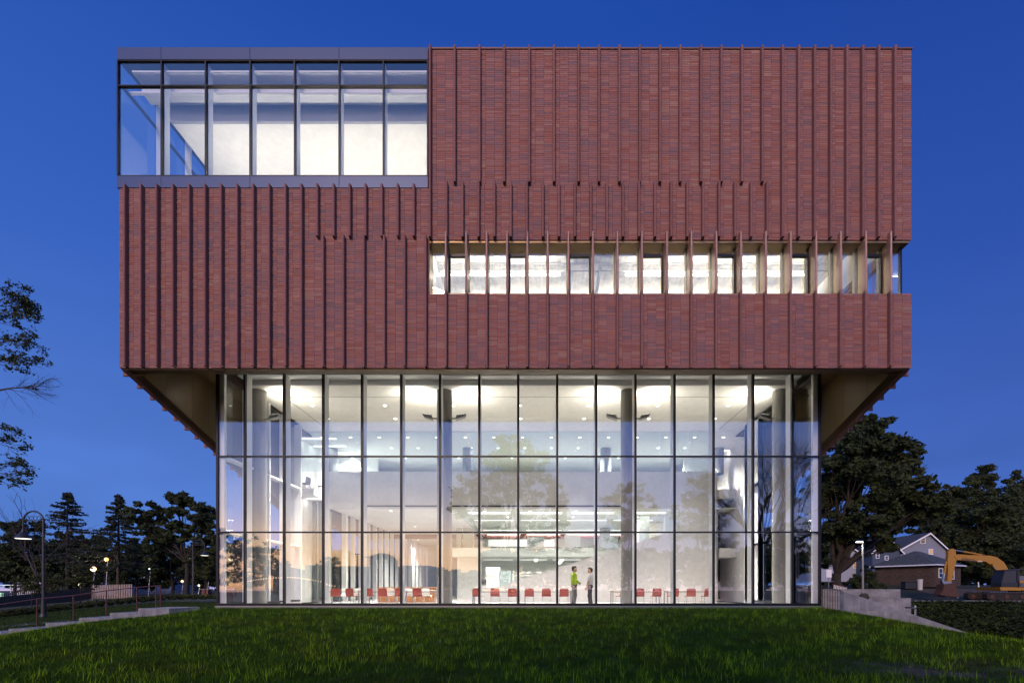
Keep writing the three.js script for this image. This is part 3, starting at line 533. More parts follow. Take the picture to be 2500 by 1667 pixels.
  const tg = new TextGeometry('EXIT', { font, size: 0.12, depth: 0.008, curveSegments: 3 }); tg.computeBoundingBox(); tg.translate(-(tg.boundingBox.max.x) / 2, -0.06, 0.026);
  part('lettering', tg, glow(1, 0.04, 0.03, 2.2), ex);
}
// right bay beside the opening: slabs, bright room above, tall windows below
{
  const d = 29.9, xa = w1 + 0.21, xb = XR - 0.6, zb = -33;
  part('wall', [slab(w1, w1 + 0.2, -0.1, yF1, -DP - 0.31, -39)], M.wallGrey, bldg);
  part('wall', [slab(xb, xb + 0.03, 0, 9.4, -26.4, -36)], M.wallGrey, bldg);
  part('wall', [slab(GR - 0.04, xb, 0, 9.4, -26.32, -26.4)], M.wallGrey, bldg);
  part('ceiling', [slab(GR - 0.05, xb, 9.4, 9.46, -26.4, -36)], M.ceiling, bldg);
  part('gallery_floor', [slab(xa, xb, Y(1216, d), Y(1194, d), -d, zb)], M.wallGrey, bldg);
  part('wall', [slab(w1 - 1, xb, Y(1194, d), 9.4, zb, zb - 0.2)], M.white, bldg);
  part('gallery_floor', [slab(xa, xb, Y(1361, d), Y(1338, d), -d, zb)], M.wallGrey, bldg);
  const w = part('bay_window', [slab(xa, xb, 0, 0.12, -32.4, -32.5)], M.white, bldg, 'tall dark windows between white bars in the right bay');
  for (const [a, b] of [[0.12, Y(1361, d)], [Y(1338, d), Y(1216, d)]]) for (let i = 0; i < 4; i++) { const x0 = lerp(xa, xb, i / 4), x1 = lerp(xa, xb, (i + 1) / 4); part('pane', [slab(x0 + 0.03, x1 - 0.03, a, b, -32.46, -32.48)], std(0.045, 0.06, 0.075, 0.1), w); part('mullion', [slab(x0 - 0.03, x0 + 0.028, a, b, -32.3, -32.5)], M.white, w); }
  part('light_strip', [slab(xa, xb, 9.36, 9.39, -31, -31.1)], glow(1, 0.98, 0.92, 2.5), bldg); area((xa + xb) / 2, 9.35, -31.05, 1.2, 0.1, 45, [0, -1, -0.3]);
}
// ---------------------------------------------------------------- furniture of the hall
function makeChair(name, label, shell, legs, group, at, turn) {
  const t = thing(name, label, 'chair', at, turn, group);
  const curve = (x, y) => 0.03 * (x / 0.21) ** 2 + 0.05 * (y / 0.4);
  const g = new THREE.PlaneGeometry(0.43, 0.40, 8, 6), p = g.attributes.position;           // back: local +z is where the sitter looks away from
  for (let i = 0; i < p.count; i++) { const x = p.getX(i), y = p.getY(i) + 0.2, w = 1 + 0.09 * (1 - y / 0.4) - 0.09 * smooth(0.3, 0.4, y); p.setXYZ(i, x * w, 0.42 + y - 0.012 * smooth(0.36, 0.4, y) * (x / 0.2) ** 2, 0.19 + curve(x, y) * 0.6 - 0.05 * smooth(0.12, 0, y)); }
  const thick = (g2, dz) => { const b = g2.clone(), q = b.attributes.position; for (let i = 0; i < q.count; i++) q.setZ(i, q.getZ(i) - dz); const ix = b.index.array; for (let i = 0; i < ix.length; i += 3) { const s = ix[i]; ix[i] = ix[i + 1]; ix[i + 1] = s; } g2.computeVertexNormals(); b.computeVertexNormals(); return [g2, b]; };
  part('backrest', thick(g, 0.012), shell, t);
  part('seat', [rbox(0.45, 0.03, 0.44, 0.014, 0, 0.435, -0.02)], shell, t);
  for (const sx of [-1, 1]) for (const sz of [-1, 1]) part('leg', [bar(V(sx * 0.19, 0.425, sz * 0.16), V(sx * 0.225, 0, sz * 0.215), 0.011, 0.011, 6)], legs, t);
  part('leg_frame', [bar(V(-0.19, 0.418, -0.16), V(0.19, 0.418, -0.16), 0.01, 0.01, 6), bar(V(-0.19, 0.418, 0.16), V(0.19, 0.418, 0.16), 0.01, 0.01, 6)], legs, t);
  return t;
}
{
  const d = 24.7, C = [
    [818.8, 0.35, 'red shell chair, leftmost at the left tables, just right of the fourth mullion'],
    [859.5, -0.25, 'red shell chair, second from the left at the left tables'],
    [899, 0.1, 'red shell chair half hidden behind the pale mullion, third from the left end'],
    [937, 0.0, 'red shell chair in front of the yellow folder on the left tables'],
    [976, 0.2, 'red shell chair just left of the fifth mullion, before the wooden counter'],
    [1021.7, -0.05, 'red shell chair with its back to the wooden counter, beside the second column'],
    [1167.7, -0.2, 'red shell chair behind a dark mullion at the left end of the middle table'],
    [1210, -0.1, 'red shell chair under the computer monitor, second at the middle table'],
    [1251, 0.06, 'red shell chair, third from the left at the middle table'],
    [1292.4, 0.0, 'red shell chair, fourth from the left at the middle table'],
    [1333.5, 0.0, 'red shell chair second from the right at the middle table'],
    [1376, 0.05, 'red shell chair nearest the person in the lime green sweater'],
    [1517, 0.45, 'red shell chair partly hidden by the third column on its left side'],
    [1562, -0.1, 'red shell chair close to the right of the third column'],
    [1600, 0.05, 'red shell chair in the middle of the first right table, fully in view'],
    [1643, 0.15, 'red shell chair partly behind the mullion between the two right tables'],
    [1685, -0.05, 'red shell chair second from the right end of the hall tables'],
    [1727.5, 0.1, 'red shell chair, rightmost of all, before the white stair wall'],
  ];
  const first = makeChair('red_chair', C[0][2], M.red, M.chrome, 'red shell chairs along the hall tables', [X(C[0][0], d), 0, -d], C[0][1]);
  for (const [px, turn, label] of C.slice(1)) clone(first, [X(px, d), 0, -d + (R0() - 0.5) * 0.2], turn, label);
  const W = [[841, 'white chair on the far side of the left tables between the first two red chairs'], [881, 'white chair on the far side, between the second red chair and the pale mullion'], [957, 'white chair on the far side, right of the yellow folder'], [1000, 'white chair on the far side, left of the red chair before the wooden counter'], [1042, 'white chair on the far side, nearest the second column']];
  const wf = makeChair('white_chair', W[0][1], M.whitePlastic, M.chrome, 'white chairs on the far side of the left tables', [X(W[0][0], 26.7), 0, -26.7], Math.PI);
  for (const [px, label] of W.slice(1)) clone(wf, [X(px, 26.7), 0, -26.7], Math.PI + 0.1, label);
  const T = [[842, 3, 'long white hall table at the left, behind the first two red chairs'], [935, 3, 'long hall table carrying the yellow folder'], [1027, 3, 'long hall table before the wooden counter, next to the second column'], [1212, 4, 'left half of the middle row of tables, under the monitor'], [1338, 4, 'right half of the middle row of tables, ending at the lime green sweater'], [1550, 4, 'hall table behind the third column, first of the right row'], [1682, 4, 'last hall table at the right, before the white stair wall']];
  const mk = (w) => { const t = thing('hall_table', T[0][2], 'table', [X(T[0][0], 25.6), 0, -25.6], 0, 'long tables of the hall'); part('tabletop', [rbox(w, 0.035, 0.85, 0.01, 0, 0.722, 0)], M.tableTop, t); part('apron', [box(w - 0.2, 0.05, 0.03, 0, 0.64, 0.15), box(w - 0.2, 0.05, 0.03, 0, 0.64, -0.15)], M.steel, t); for (const sx of [-1, 1]) for (const sz of [-1, 1]) part('leg', [box(0.06, 0.70, 0.06, sx * (w / 2 - 0.1), 0.352, sz * 0.33)], M.steel, t); return t; };
  const t1 = mk(1.82);
  for (const [px, , label] of T.slice(1, 3)) clone(t1, [X(px, 25.6), 0, -25.6], 0, label);
  used.set('hall_table', 3);
  const t2 = mk(2.55); t2.position.x = X(T[3][0], 25.6); t2.userData.label = T[3][2];
  for (const [px, , label] of T.slice(4)) clone(t2, [X(px, 25.6), 0, -25.6], 0, label);
  const yf = thing('folder', 'flat bright yellow folder lying on the left hall tables', 'folder', [X(940, 25.5), 0.741, -25.5], 0.1);
  part('cover', [box(0.6, 0.008, 0.4, 0, 0.005, 0)], std(0.75, 0.45, 0.02, 0.5), yf); part('sheets', [box(0.58, 0.02, 0.38, 0, 0.0201, 0)], std(0.8, 0.62, 0.2, 0.6), yf); part('cover', [box(0.6, 0.008, 0.4, 0, 0.0352, 0)], std(0.75, 0.45, 0.02, 0.5), yf);
  // slatted wooden counter
  const c = thing('wooden_counter', 'warm wooden counter faced with narrow upright slats behind the left tables', 'counter', [X(994, 29), 0, -29]);
  const w = X(1064, 29) - X(925, 29); part('core', [box(w - 0.06, 0.8, 0.6, 0, 0.42, -0.06)], std(0.16, 0.07, 0.03, 0.7), c); part('countertop', [rbox(w, 0.05, 0.75, 0.01, 0, 0.86, 0)], M.wood, c);
  for (let i = 0; i < 34; i++) part('slat', [box(w / 34 - 0.02, 0.8, 0.03, -w / 2 + (i + 0.5) * w / 34, 0.42, 0.262)], M.wood, c);
  const rc = thing('reception_desk', 'white reception desk carrying a computer monitor behind the middle table', 'desk', [X(1200, 32), 0, -32]);
  part('countertop', [rbox(2.2, 0.05, 0.8, 0.01, 0, 0.91, 0)], M.whitePlastic, rc); part('front_panel', [box(2.1, 0.86, 0.05, 0, 0.44, 0.3)], M.white, rc); for (const s of [-1, 1]) part('side_panel', [box(0.05, 0.86, 0.56, s * 1.02, 0.44, -0.01)], M.white, rc);
  const mo = thing('monitor', 'black computer monitor standing on the white reception desk', 'monitor', [X(1181, 32), 0.936, -32.1], 0.1);
  part('casing', [rbox(0.34, 0.34, 0.04, 0.008, 0, 0.30, 0)], M.black, mo); part('foot', [box(0.2, 0.015, 0.16, 0, 0.008, 0), box(0.05, 0.16, 0.03, 0, 0.09, -0.02)], M.whitePlastic, mo); part('display', [box(0.31, 0.31, 0.004, 0, 0.30, 0.0205)], std(0.03, 0.03, 0.035, 0.15), mo);
  const dc = makeChair('office_chair', 'dark office chair on the upper left balcony, larger and more to the left', M.black, M.black, 'dark chairs on the upper left balcony', [X(744, 28.9), Y(1192, 28.0) + 0.002, -28.9], 1.3);
  dc.scale.setScalar(1.0);
  const dc2 = clone(dc, [X(786, 29.6), Y(1192, 28.0) + 0.002, -29.6], 1.9, 'dark office chair at the right edge of the upper left balcony'); dc2.scale.setScalar(1.0);
}
// ---------------------------------------------------------------- ground
const base = (d) => d < 8 ? -0.7 - 0.05 * (8 - d) : lerp(-0.7, 0.02, smooth(0, 1, clamp((d - 8) / 11, 0, 1)) * 0.35 + clamp((d - 8) / 11, 0, 1) * 0.65);
const lawnY = (x, d) => base(d) - Math.min(0.0226 * Math.max(0, -11.5 - x) ** 2, 1.3) * smooth(5, 14, d) - Math.min(0.24 * Math.max(0, x - 11), 1.7) * smooth(8, 16, d);
const leftY = (x, d) => { const p = x / d * F + CX; return -0.18 - 0.0024 * Math.max(0, 400 - p) * clamp(d / 35, 0.7, 1.2); };
const rightY = (x, d) => d < 42 ? lerp(-1.4, -0.42, clamp((d - 18.4) / 20, 0, 1)) : d < 50 ? -0.35 : lerp(-0.35, 1.25, smooth(50, 62, d));
function groundY(x, d) {
  if (d < 16.2) return lawnY(x, d);
  const front = lawnY(x, Math.min(d, 19.4));
  if (x > 11.3) return lerp(front, rightY(x, d), smooth(18.0, 18.4, d));
  if (x < -12.4) return lerp(front, leftY(x, d), smooth(17.2, 21, d));
  return d > 19.4 ? -0.6 : front;
}
function sheet(x0, x1, d0, d1, nx, nd, lift, fy = groundY, uvs = 1) {
  const g = new THREE.PlaneGeometry(1, 1, nx, nd), p = g.attributes.position, uv = g.attributes.uv;
  for (let i = 0; i < p.count; i++) {
    const x = lerp(x0, x1, p.getX(i) + 0.5), d = lerp(d0, d1, p.getY(i) + 0.5);
    p.setXYZ(i, x, fy(x, d) + lift, -d); uv.setXY(i, x * uvs, d * uvs);
  }
  g.computeVertexNormals(); return g;
}
const turfT = tex(512, (u, v) => { const a = fbm(NA, u * 16, v * 16), b = fbm(NC, u * 64, v * 64); return [0.62 + 0.5 * (a - 0.5) + 0.5 * (b - 0.5), 0.68 + 0.4 * (a - 0.5) + 0.5 * (b - 0.5), 0.5 + 0.4 * (a - 0.5) + 0.4 * (b - 0.5)]; }, true, 3);
const turf = std(0.022, 0.038, 0.004, 0.95, 0, { map: turfT }), farTurf = std(0.028, 0.042, 0.014, 0.95, 0, { map: turfT });
struct('lawn', sheet(-22, 21, 2, 18.2, 130, 100, 0), turf);
struct('ground', [sheet(-600, -12.42, 17.2, 500, 120, 110, -0.02), sheet(11.3, 600, 17.8, 500, 120, 110, -0.02), sheet(-12.42, 11.3, 17.6, 19.46, 30, 6, -0.004), sheet(-600, 600, -400, 2.4, 40, 40, -0.02, (x, d) => d > -10 ? lawnY(x, Math.max(d, 2)) : -1.0), sheet(-600, -21.9, 2.2, 17.4, 20, 10, -0.02), sheet(20.9, 600, 2.2, 18, 20, 10, -0.02)], farTurf);
// bare, dry patch at the lower right
const soil = std(0.085, 0.06, 0.03, 0.98, 0, { map: soilT });
const bare = (x, d) => { const q = Math.hypot((x - 7.9) / 3.0, (d - 8.9) / 1.3) + 1.3 * (fbm(NA, x * 0.9 + 5, d * 1.8) - 0.5) + 1.3 * (fbm(NB, x * 2.2, d * 5) - 0.5); return q; };
{
  const g = new THREE.PlaneGeometry(1, 1, 110, 70), p = g.attributes.position, uv = g.attributes.uv, keep = [];
  for (let i = 0; i < p.count; i++) { const x = lerp(2.5, 12.5, p.getX(i) + 0.5), d = lerp(7.2, 11.5, p.getY(i) + 0.5); p.setXYZ(i, x, lawnY(x, d) + 0.006, -d); uv.setXY(i, x, d); }
  const ix = g.index.array; for (let i = 0; i < ix.length; i += 3) { const x = p.getX(ix[i]), d = -p.getZ(ix[i]); if (bare(x, d) < 0.92) keep.push(ix[i], ix[i + 1], ix[i + 2]); }
  g.setIndex(keep); g.computeVertexNormals(); struct('dirt_patch', g, soil);
}
// grass: short tufts everywhere, taller pale blades scattered among them
{
  const r = rng(77), where = [0, 0];
  const blade = (x, z, h, w, lean, a) => {
    const c = Math.cos(a), s = Math.sin(a), pts = [], idx = [];
    for (let k = 0; k <= 3; k++) { const t = k / 3, ww = w * (1 - t * 0.92), l = lean * t * t, y = h * t * (1 - 0.15 * t * t * Math.abs(lean) / h); pts.push(x + c * l - s * ww, y, z + s * l + c * ww, x + c * l + s * ww, y, z + s * l - c * ww); }
    for (let k = 0; k < 3; k++) idx.push(2 * k, 2 * k + 1, 2 * k + 3, 2 * k, 2 * k + 3, 2 * k + 2);
    const g = new THREE.BufferGeometry(); g.setAttribute('position', new THREE.Float32BufferAttribute(pts, 3)); g.setAttribute('uv', new THREE.Float32BufferAttribute(new Array(16).fill(0), 2)); g.setIndex(idx); g.computeVertexNormals(); return g;
  };
  const tuft = (n, h, spread, w) => merge(Array.from({ length: n }, () => blade((r() - 0.5) * spread, (r() - 0.5) * spread, h * (0.55 + 0.6 * r()), w, h * (r() - 0.2) * 0.9, r() * 6.28)));
  const leafMat = (c) => { const m = new THREE.MeshPhysicalMaterial({ roughness: 0.8, specularIntensity: 0.25, side: THREE.DoubleSide }); m.color.setRGB(...c); return m; };
  function scatter(name, label, geo, mat, n, place, tint) {
    const im = new THREE.InstancedMesh(geo, mat, n), m = new THREE.Matrix4(), q = new THREE.Quaternion(), c = new THREE.Color(); let k = 0, tries = 0;
    while (k < n && tries++ < n * 6) { const s = place(); if (!s) continue; where[0] = s[0]; where[1] = s[2]; q.setFromEuler(new THREE.Euler((r() - 0.5) * 0.3, r() * 6.28, (r() - 0.5) * 0.3)); m.compose(V(s[0], s[1], s[2]), q, V(s[3], s[3] * (0.8 + 0.5 * r()), s[3])); im.setMatrixAt(k, m); const t = tint(); c.setRGB(...t); im.setColorAt(k, c); k++; }
    im.count = k; im.name = name; shade(im); im.userData = { kind: 'stuff', label, category: 'grass' }; scene.add(im);
  }
  const spotOn = (d0, d1, pw) => () => { const d = lerp(d0, d1, Math.pow(r(), pw)), x = lerp(Math.max(-1.12 * d, -19), Math.min(1.02 * d, 18), r()); if (pw === 1 && fbm(NC, x * 1.5 + 9, d * 2) < 0.32 + 0.3 * r()) return null; if (bare(x, d) < 0.9 * r()) return null; if (d > 16.2 && x < -12.6 - (18.5 - d) * 0) { if (d > 16.55) return null; } if (d > 17.75 && x > 11.4) return null; return [x, lawnY(x, Math.min(d, 19.4)) - 0.004, -d]; };
  const sA = spotOn(6.6, 19.2, 0.85), sB = spotOn(7, 19.25, 1.0);
  scatter('short_grass', 'short dense dark green turf covering the mound in front of the glass hall', tuft(9, 0.075, 0.12, 0.0035), leafMat([1, 1, 1]), 95000, () => { const s = sA(); return s && [...s, 0.8 + 0.5 * r()]; }, () => { const p = fbm(NA, where[0] * 0.8 + 3, where[1] * 1.1), q = fbm(NB, where[0] * 2.6, where[1] * 3.4), f = (0.55 + 0.5 * r()) * (0.35 + 1.25 * q), y = clamp((p - 0.5) * 4, 0, 1) * 0.5; return [(0.034 + 0.03 * y) * f, (0.088 - 0.012 * y) * f, 0.003 * f]; });
  scatter('tall_grass', 'taller yellow green grass blades sticking out of the turf on the mound', tuft(3, 0.2, 0.08, 0.005), leafMat([1, 1, 1]), 8000, () => { const s = sB(); return s && [...s, 0.55 + 0.75 * r()]; }, () => { const f = 0.5 + 1.0 * r(); return [0.14 * f, 0.25 * f, 0.005 * f]; });
  // low planting on the slope behind the right retaining wall
  const leafClump = merge(Array.from({ length: 26 }, () => { const g = new THREE.PlaneGeometry(0.055, 0.13, 1, 1); g.rotateX(-0.5 - r()); g.rotateY(r() * 6.28); return g.translate((r() - 0.5) * 0.5, 0.1 + r() * 0.34, (r() - 0.5) * 0.5); }));
  scatter('ground_cover', 'low dark leafy planting on the slope behind the right concrete wall', leafClump, leafMat([1, 1, 1]), 15000, () => { const d = lerp(18.8, 35.5, Math.pow(r(), 0.8)), x = lerp(12 + (d - 19) * 0.5, d * 1.02, r()); if (x < 13.0 || (x < X(2215, d) && d > 22)) return null; return [x, groundY(x, d) - 0.05, -d, 0.55 + 0.6 * r()]; }, () => { const f = 0.6 + 0.8 * r(); return [0.022 * f, 0.033 * f, 0.006 * f]; });
  scatter('far_grass', 'dark uncut grass beyond the concrete steps at the left', tuft(8, 0.09, 0.2, 0.006), leafMat([1, 1, 1]), 16000, () => { const d = lerp(18.6, 36, r()), x = -lerp(12.8, d * 1.1, r()); return [x, groundY(x, d) - 0.025, -d, 0.8 + r() * 0.8]; }, () => { const f = 0.7 + 0.5 * r(); return [0.03 * f, 0.055 * f, 0.014 * f]; });
}
// ---------------------------------------------------------------- concrete steps and red handrail at the left
{
  const st = thing('concrete_steps', 'broad pale concrete steps climbing to the left corner of the glass hall', 'steps', [0, 0, 0]);
  const e = [-80, 19, 109, 191, 266.5, 335.6], ys = [1545, 1534, 1520, 1507, 1495, 1484], d = 17.0;
  for (let i = 0; i < 6; i++) { const x0 = X(e[i], d), x1 = i < 5 ? X(e[i + 1], d) + 0.12 : -12.46, y = Y(ys[i] + 1, d); part('step', [rbox(x1 - x0, 1.6, 1.55, 0.015, (x0 + x1) / 2, y - 0.8 - i * 0.0005, -d - 0.775 + (i % 2) * 0.002)], M.conc, st); }
  const rl = thing('handrail', 'thin dark red metal handrail on posts along the concrete steps', 'handrail', [0, 0, 0]);
  const posts = [[89, 1535, 1462], [178, 1521, 1453.8], [258.5, 1507.5, 1441.7], [333, 1495.5, 1434], [379.7, 1484.5, 1430], [391, 1484, 1429.6]], dr = 18.2;
  for (const [px, a, b] of posts) part('post', [bar(V(X(px, dr), Y(a, dr) - 0.1, -dr), V(X(px, dr), Y(b, dr), -dr), 0.022)], M.railRed, rl);
  const top = [[-30, 1480], ...posts.map((p) => [p[0], p[2]])];
  for (let i = 0; i + 1 < top.length; i++) part('rail', [bar(V(X(top[i][0], dr), Y(top[i][1], dr), -dr), V(X(top[i + 1][0], dr), Y(top[i + 1][1], dr), -dr), 0.018)], M.railRed, rl);
}
// ---------------------------------------------------------------- retaining walls, railing, boulder and path light at the right
{
  const d = 18.0, pts = [[2062, 1444], [2150, 1473.5], [2383.5, 1552], [2500, 1568.5], [2640, 1588]].map(([a, b]) => [X(a, d), Y(b, d)]);
  const w = thing('sloping_retaining_wall', 'long smooth concrete wall sloping down to the right beside the lawn', 'retaining wall', [0, 0, 0]);
  for (let i = 0; i + 1 < pts.length; i++) part('wall_section', [prism([[pts[i][0] + 0.004, -3.4], [pts[i + 1][0] - 0.004, -3.4], pts[i + 1].map((v, k) => k ? v : v - 0.004), [pts[i][0] + 0.004, pts[i][1]]], 0.28, 0.012).translate(0, 0, -d - 0.14)], M.conc, w);
  const slabW = (name, label, x0, x1, y0, y1, dd, t = 0.3) => { const o = thing(name, label, 'retaining wall', [0, 0, 0]); const n = Math.max(1, Math.round((X(x1, dd) - X(x0, dd)) / 2)); for (let i = 0; i < n; i++) part('wall_section', [rbox((X(x1, dd) - X(x0, dd)) / n - 0.012, Y(y0, dd) - Y(y1, dd), t, 0.012, lerp(X(x0, dd), X(x1, dd), (i + 0.5) / n), (Y(y0, dd) + Y(y1, dd)) / 2, -dd - t / 2)], M.conc, o); };
  slabW('low_concrete_wall', 'straight low concrete wall behind the boulder, upper of the two', 2010, 2200, 1438, 1459.5, 27);
  slabW('low_concrete_wall', 'low concrete wall below and nearer than the straight one, cut off by the planting', 2012, 2226, 1460, 1506, 24.5);
  const rr = thing('guard_railing', 'railing of thin upright bars between the glass corner and the sloping wall', 'railing', [0, 0, 0]), dd = 18.5, x0 = 2006, x1 = 2061;
  for (let i = 0; i < 9; i++) { const px = lerp(x0 + 2, x1 - 2, i / 8); part('bar', [bar(V(X(px, dd), -0.25, -dd), V(X(px, dd), Y(lerp(1430, 1444, i / 8), dd), -dd), 0.011, 0.011, 6)], M.bronze, rr); }
  part('rail', [bar(V(X(x0, dd), Y(1430, dd), -dd), V(X(x1, dd), Y(1444, dd), -dd), 0.016)], M.bronze, rr);
  const bo = thing('boulder', 'small rough dark boulder on top of the sloping concrete wall', 'boulder', [X(2109, 19.6), Y(1458, 19.6), -19.6]);
  const g = new THREE.IcosahedronGeometry(0.16, 3), p = g.attributes.position; for (let i = 0; i < p.count; i++) { const v = V(p.getX(i), p.getY(i), p.getZ(i)), k = 0.75 + 0.6 * fbm(NA, v.x * 9 + 7, v.y * 9 + v.z * 7); p.setXYZ(i, v.x * k * 1.15, v.y * k, v.z * k); } g.computeVertexNormals();
  part('stone', g, std(0.09, 0.085, 0.08, 0.95, 0, { map: soilT }), bo);
  part('bed', [rbox(0.5, 0.3, 0.4, 0.05, 0, -0.25, 0)], M.conc, bo);
  const pl = thing('path_light', 'short metal path light with a flat round head behind the sloping wall', 'path light', [X(2236, 18.6), Y(1503, 18.6) - 0.6, -18.6]);
  part('post', [bar(V(0, -0.9, 0), V(0, 0.98, 0), 0.035, 0.035, 12)], M.chrome, pl); part('head', [new THREE.CylinderGeometry(0.19, 0.16, 0.05, 24).scale(1.1, 1, 1).translate(-0.16, 0.9, 0)], M.chrome, pl);
}
// ---------------------------------------------------------------- trees
const leafTone = (r, g, b) => { const m = new THREE.MeshPhysicalMaterial({ roughness: 0.8, specularIntensity: 0.3, side: THREE.DoubleSide, transmission: 0.35, thickness: 0 }); m.color.setRGB(r, g, b); return m; };
const LEAF = { deep: leafTone(0.05, 0.068, 0.025), olive: leafTone(0.06, 0.072, 0.018), pine: leafTone(0.046, 0.058, 0.034) };
function leaves(r, clumps, n, size) {                          // many small bent faces spread round the clump centres
  const pos = new Float32Array(n * 12), nor = new Float32Array(n * 12), uv = new Float32Array(n * 8), idx = new Uint32Array(n * 6), a = V(), b = V(), c = V(), q = V();
  const g3 = () => (r() + r() + r() - 1.5) * 0.82;
  for (let i = 0; i < n; i++) {
    const k = clumps[Math.floor(r() * clumps.length)];
    c.set(k[0] + g3() * k[3], k[1] + g3() * k[3] * 0.7, k[2] + g3() * k[3]);
    a.set(r() - 0.5, (r() - 0.5) * 0.7, r() - 0.5).normalize(); b.set(r() - 0.5, r() - 0.6, r() - 0.5).cross(a).normalize();
    const s = size * (0.6 + 0.8 * r()), w = s * 0.55; q.crossVectors(a, b);
    const P = [c.clone().addScaledVector(a, -s * 0.5), c.clone().addScaledVector(b, w * 0.5).addScaledVector(q, s * 0.08), c.clone().addScaledVector(a, s * 0.5), c.clone().addScaledVector(b, -w * 0.5).addScaledVector(q, s * 0.08)];
    P.forEach((v, j) => { pos.set([v.x, v.y, v.z], i * 12 + j * 3); nor.set([-q.x, -q.y, -q.z], i * 12 + j * 3); });
    idx.set([i * 4, i * 4 + 1, i * 4 + 2, i * 4, i * 4 + 2, i * 4 + 3], i * 6);
  }
  const g = new THREE.BufferGeometry(); g.setAttribute('position', new THREE.BufferAttribute(pos, 3)); g.setAttribute('normal', new THREE.BufferAttribute(nor, 3)); g.setAttribute('uv', new THREE.BufferAttribute(uv, 2)); g.setIndex(new THREE.BufferAttribute(idx, 1)); return g;
}
function bent(r, a, b, r0, r1, wob, n = 4) {                    // crooked tapered branch as a chain of bars; returns points
  const pts = [a]; for (let i = 1; i <= n; i++) { const t = i / n, p = a.clone().lerp(b, t); if (i < n) p.add(V((r() - 0.5) * wob, (r() - 0.5) * wob * 0.6 + Math.sin(t * 3.14) * wob * 0.25, (r() - 0.5) * wob)); pts.push(p); }
  const gs = []; for (let i = 0; i < n; i++) gs.push(bar(pts[i], pts[i + 1], lerp(r0, r1, i / n), lerp(r0, r1, (i + 1) / n), r0 > 0.1 ? 9 : 5)); return { pts, gs };
}
// lobes: [dx, y, dz, radius] of the crown relative to the foot
function leafyTree(name, label, [x, y, z], trunkH, trunkR, lobes, nLeaf, leafSize, mat, seed, group, clumpScale = 0.24, perLobe = 20) {
  const r = rng(seed), t = thing(name, label, 'tree', [x, y, z], 0, group), wood = [], limbs = [], clumps = [];
  const fork = V((r() - 0.5) * 0.4, trunkH, (r() - 0.5) * 0.4);
  const { gs } = bent(r, V(0, -0.3, 0), fork, trunkR, trunkR * 0.72, trunkR * 0.5, 4); wood.push(gs, new THREE.ConeGeometry(trunkR * 1.7, trunkR * 3, 12).translate(0, trunkR * 0.6, 0));
  for (const [lx, ly, lz, lr] of lobes) {
    const c = V(lx, ly, lz), limb = bent(r, fork, c, trunkR * 0.42, trunkR * 0.12, lr * 0.35, 5); limbs.push(limb.gs);
    for (let k = 0; k < perLobe; k++) {
      const u = r() * 2 - 1, ph = r() * 6.283, m = Math.sqrt(1 - u * u), q = lr * (0.62 + 0.42 * Math.pow(r(), 0.7)), tip = V(lx + q * m * Math.cos(ph), ly + q * u * 0.85, lz + q * m * Math.sin(ph));
      const s = limb.pts[2 + Math.floor(r() * 4)]; if (k % 2 === 0) limbs.push(bent(r, s, tip, trunkR * 0.10, 0.012, lr * 0.2, 3).gs);
      clumps.push([tip.x, tip.y, tip.z, lr * clumpScale * (0.7 + 0.6 * r())]);
      if (k % 3 === 0) clumps.push([lerp(lx, tip.x, 0.5), lerp(ly, tip.y, 0.5), lerp(lz, tip.z, 0.5), lr * clumpScale]);
    }
  }
  part('trunk', wood, M.bark, t); part('limb', limbs, M.bark, t); part('crown', leaves(r, clumps, nLeaf, leafSize), mat, t);
  return t;
}
function conifer(name, label, [x, y, z], h, w, n, seed, dens = 1) {
  const r = rng(seed), t = thing(name, label, 'tree', [x, y, z], 0, 'sparse conifers behind the fence'), br = [], cl = [];
  part('trunk', [bar(V(0, -0.3, 0), V(0, h * 0.55, 0), 0.26, 0.16), bar(V(0, h * 0.55, 0), V(0, h, 0), 0.16, 0.02)], M.bark, t);
  for (let i = 0; i < n; i++) {
    const f = Math.pow(i / n, 0.85), yy = h * lerp(0.28, 0.985, f), L = w * (1 - f) * (0.65 + 0.6 * r()) + 0.25, a = r() * 6.283, rise = L * (0.10 - 0.25 * (1 - f) + 0.2 * (r() - 0.5));
    const b = V(Math.cos(a) * L, yy + rise, Math.sin(a) * L), k = bent(r, V(0, yy, 0), b, 0.05, 0.012, 0.25, 3); br.push(k.gs);
    for (let s = 0.3; s <= 1.01; s += 0.14) cl.push([b.x * s, lerp(yy, b.y, s), b.z * s, 0.22 + 0.16 * (1 - s)]);
  }
  part('branch', br, M.twig, t); part('crown', leaves(r, cl, Math.round(cl.length * 16 * dens), 0.26), LEAF.pine, t); return t;
}
function twigs(r, a, dir, len, rad, depth, out, droop = 0, tips) {
  const b = a.clone().addScaledVector(dir, len); b.y -= droop * len; out.push(bar(a, b, rad, rad * 0.68, rad > 0.06 ? 8 : rad > 0.02 ? 5 : 3));
  if (!depth) { tips && tips.push(b); return; }
  const n = depth > 3 ? 3 : 2 + (r() < 0.45 ? 1 : 0);
  for (let i = 0; i < n; i++) { const d = dir.clone().add(V((r() - 0.5) * 1.25, (r() - 0.35) * 0.75, (r() - 0.5) * 1.25)).normalize(); twigs(r, a.clone().lerp(b, i === 0 ? 1 : 0.55 + 0.45 * r()), d, len * (0.66 + 0.24 * r()), rad * (i === 0 ? 0.68 : 0.5), depth - 1, out, droop, tips); }
}
const footY = (px, d) => groundY(X(px, d), d) - 0.05;
const foot = (px, d) => [X(px, d), footY(px, d), -d];
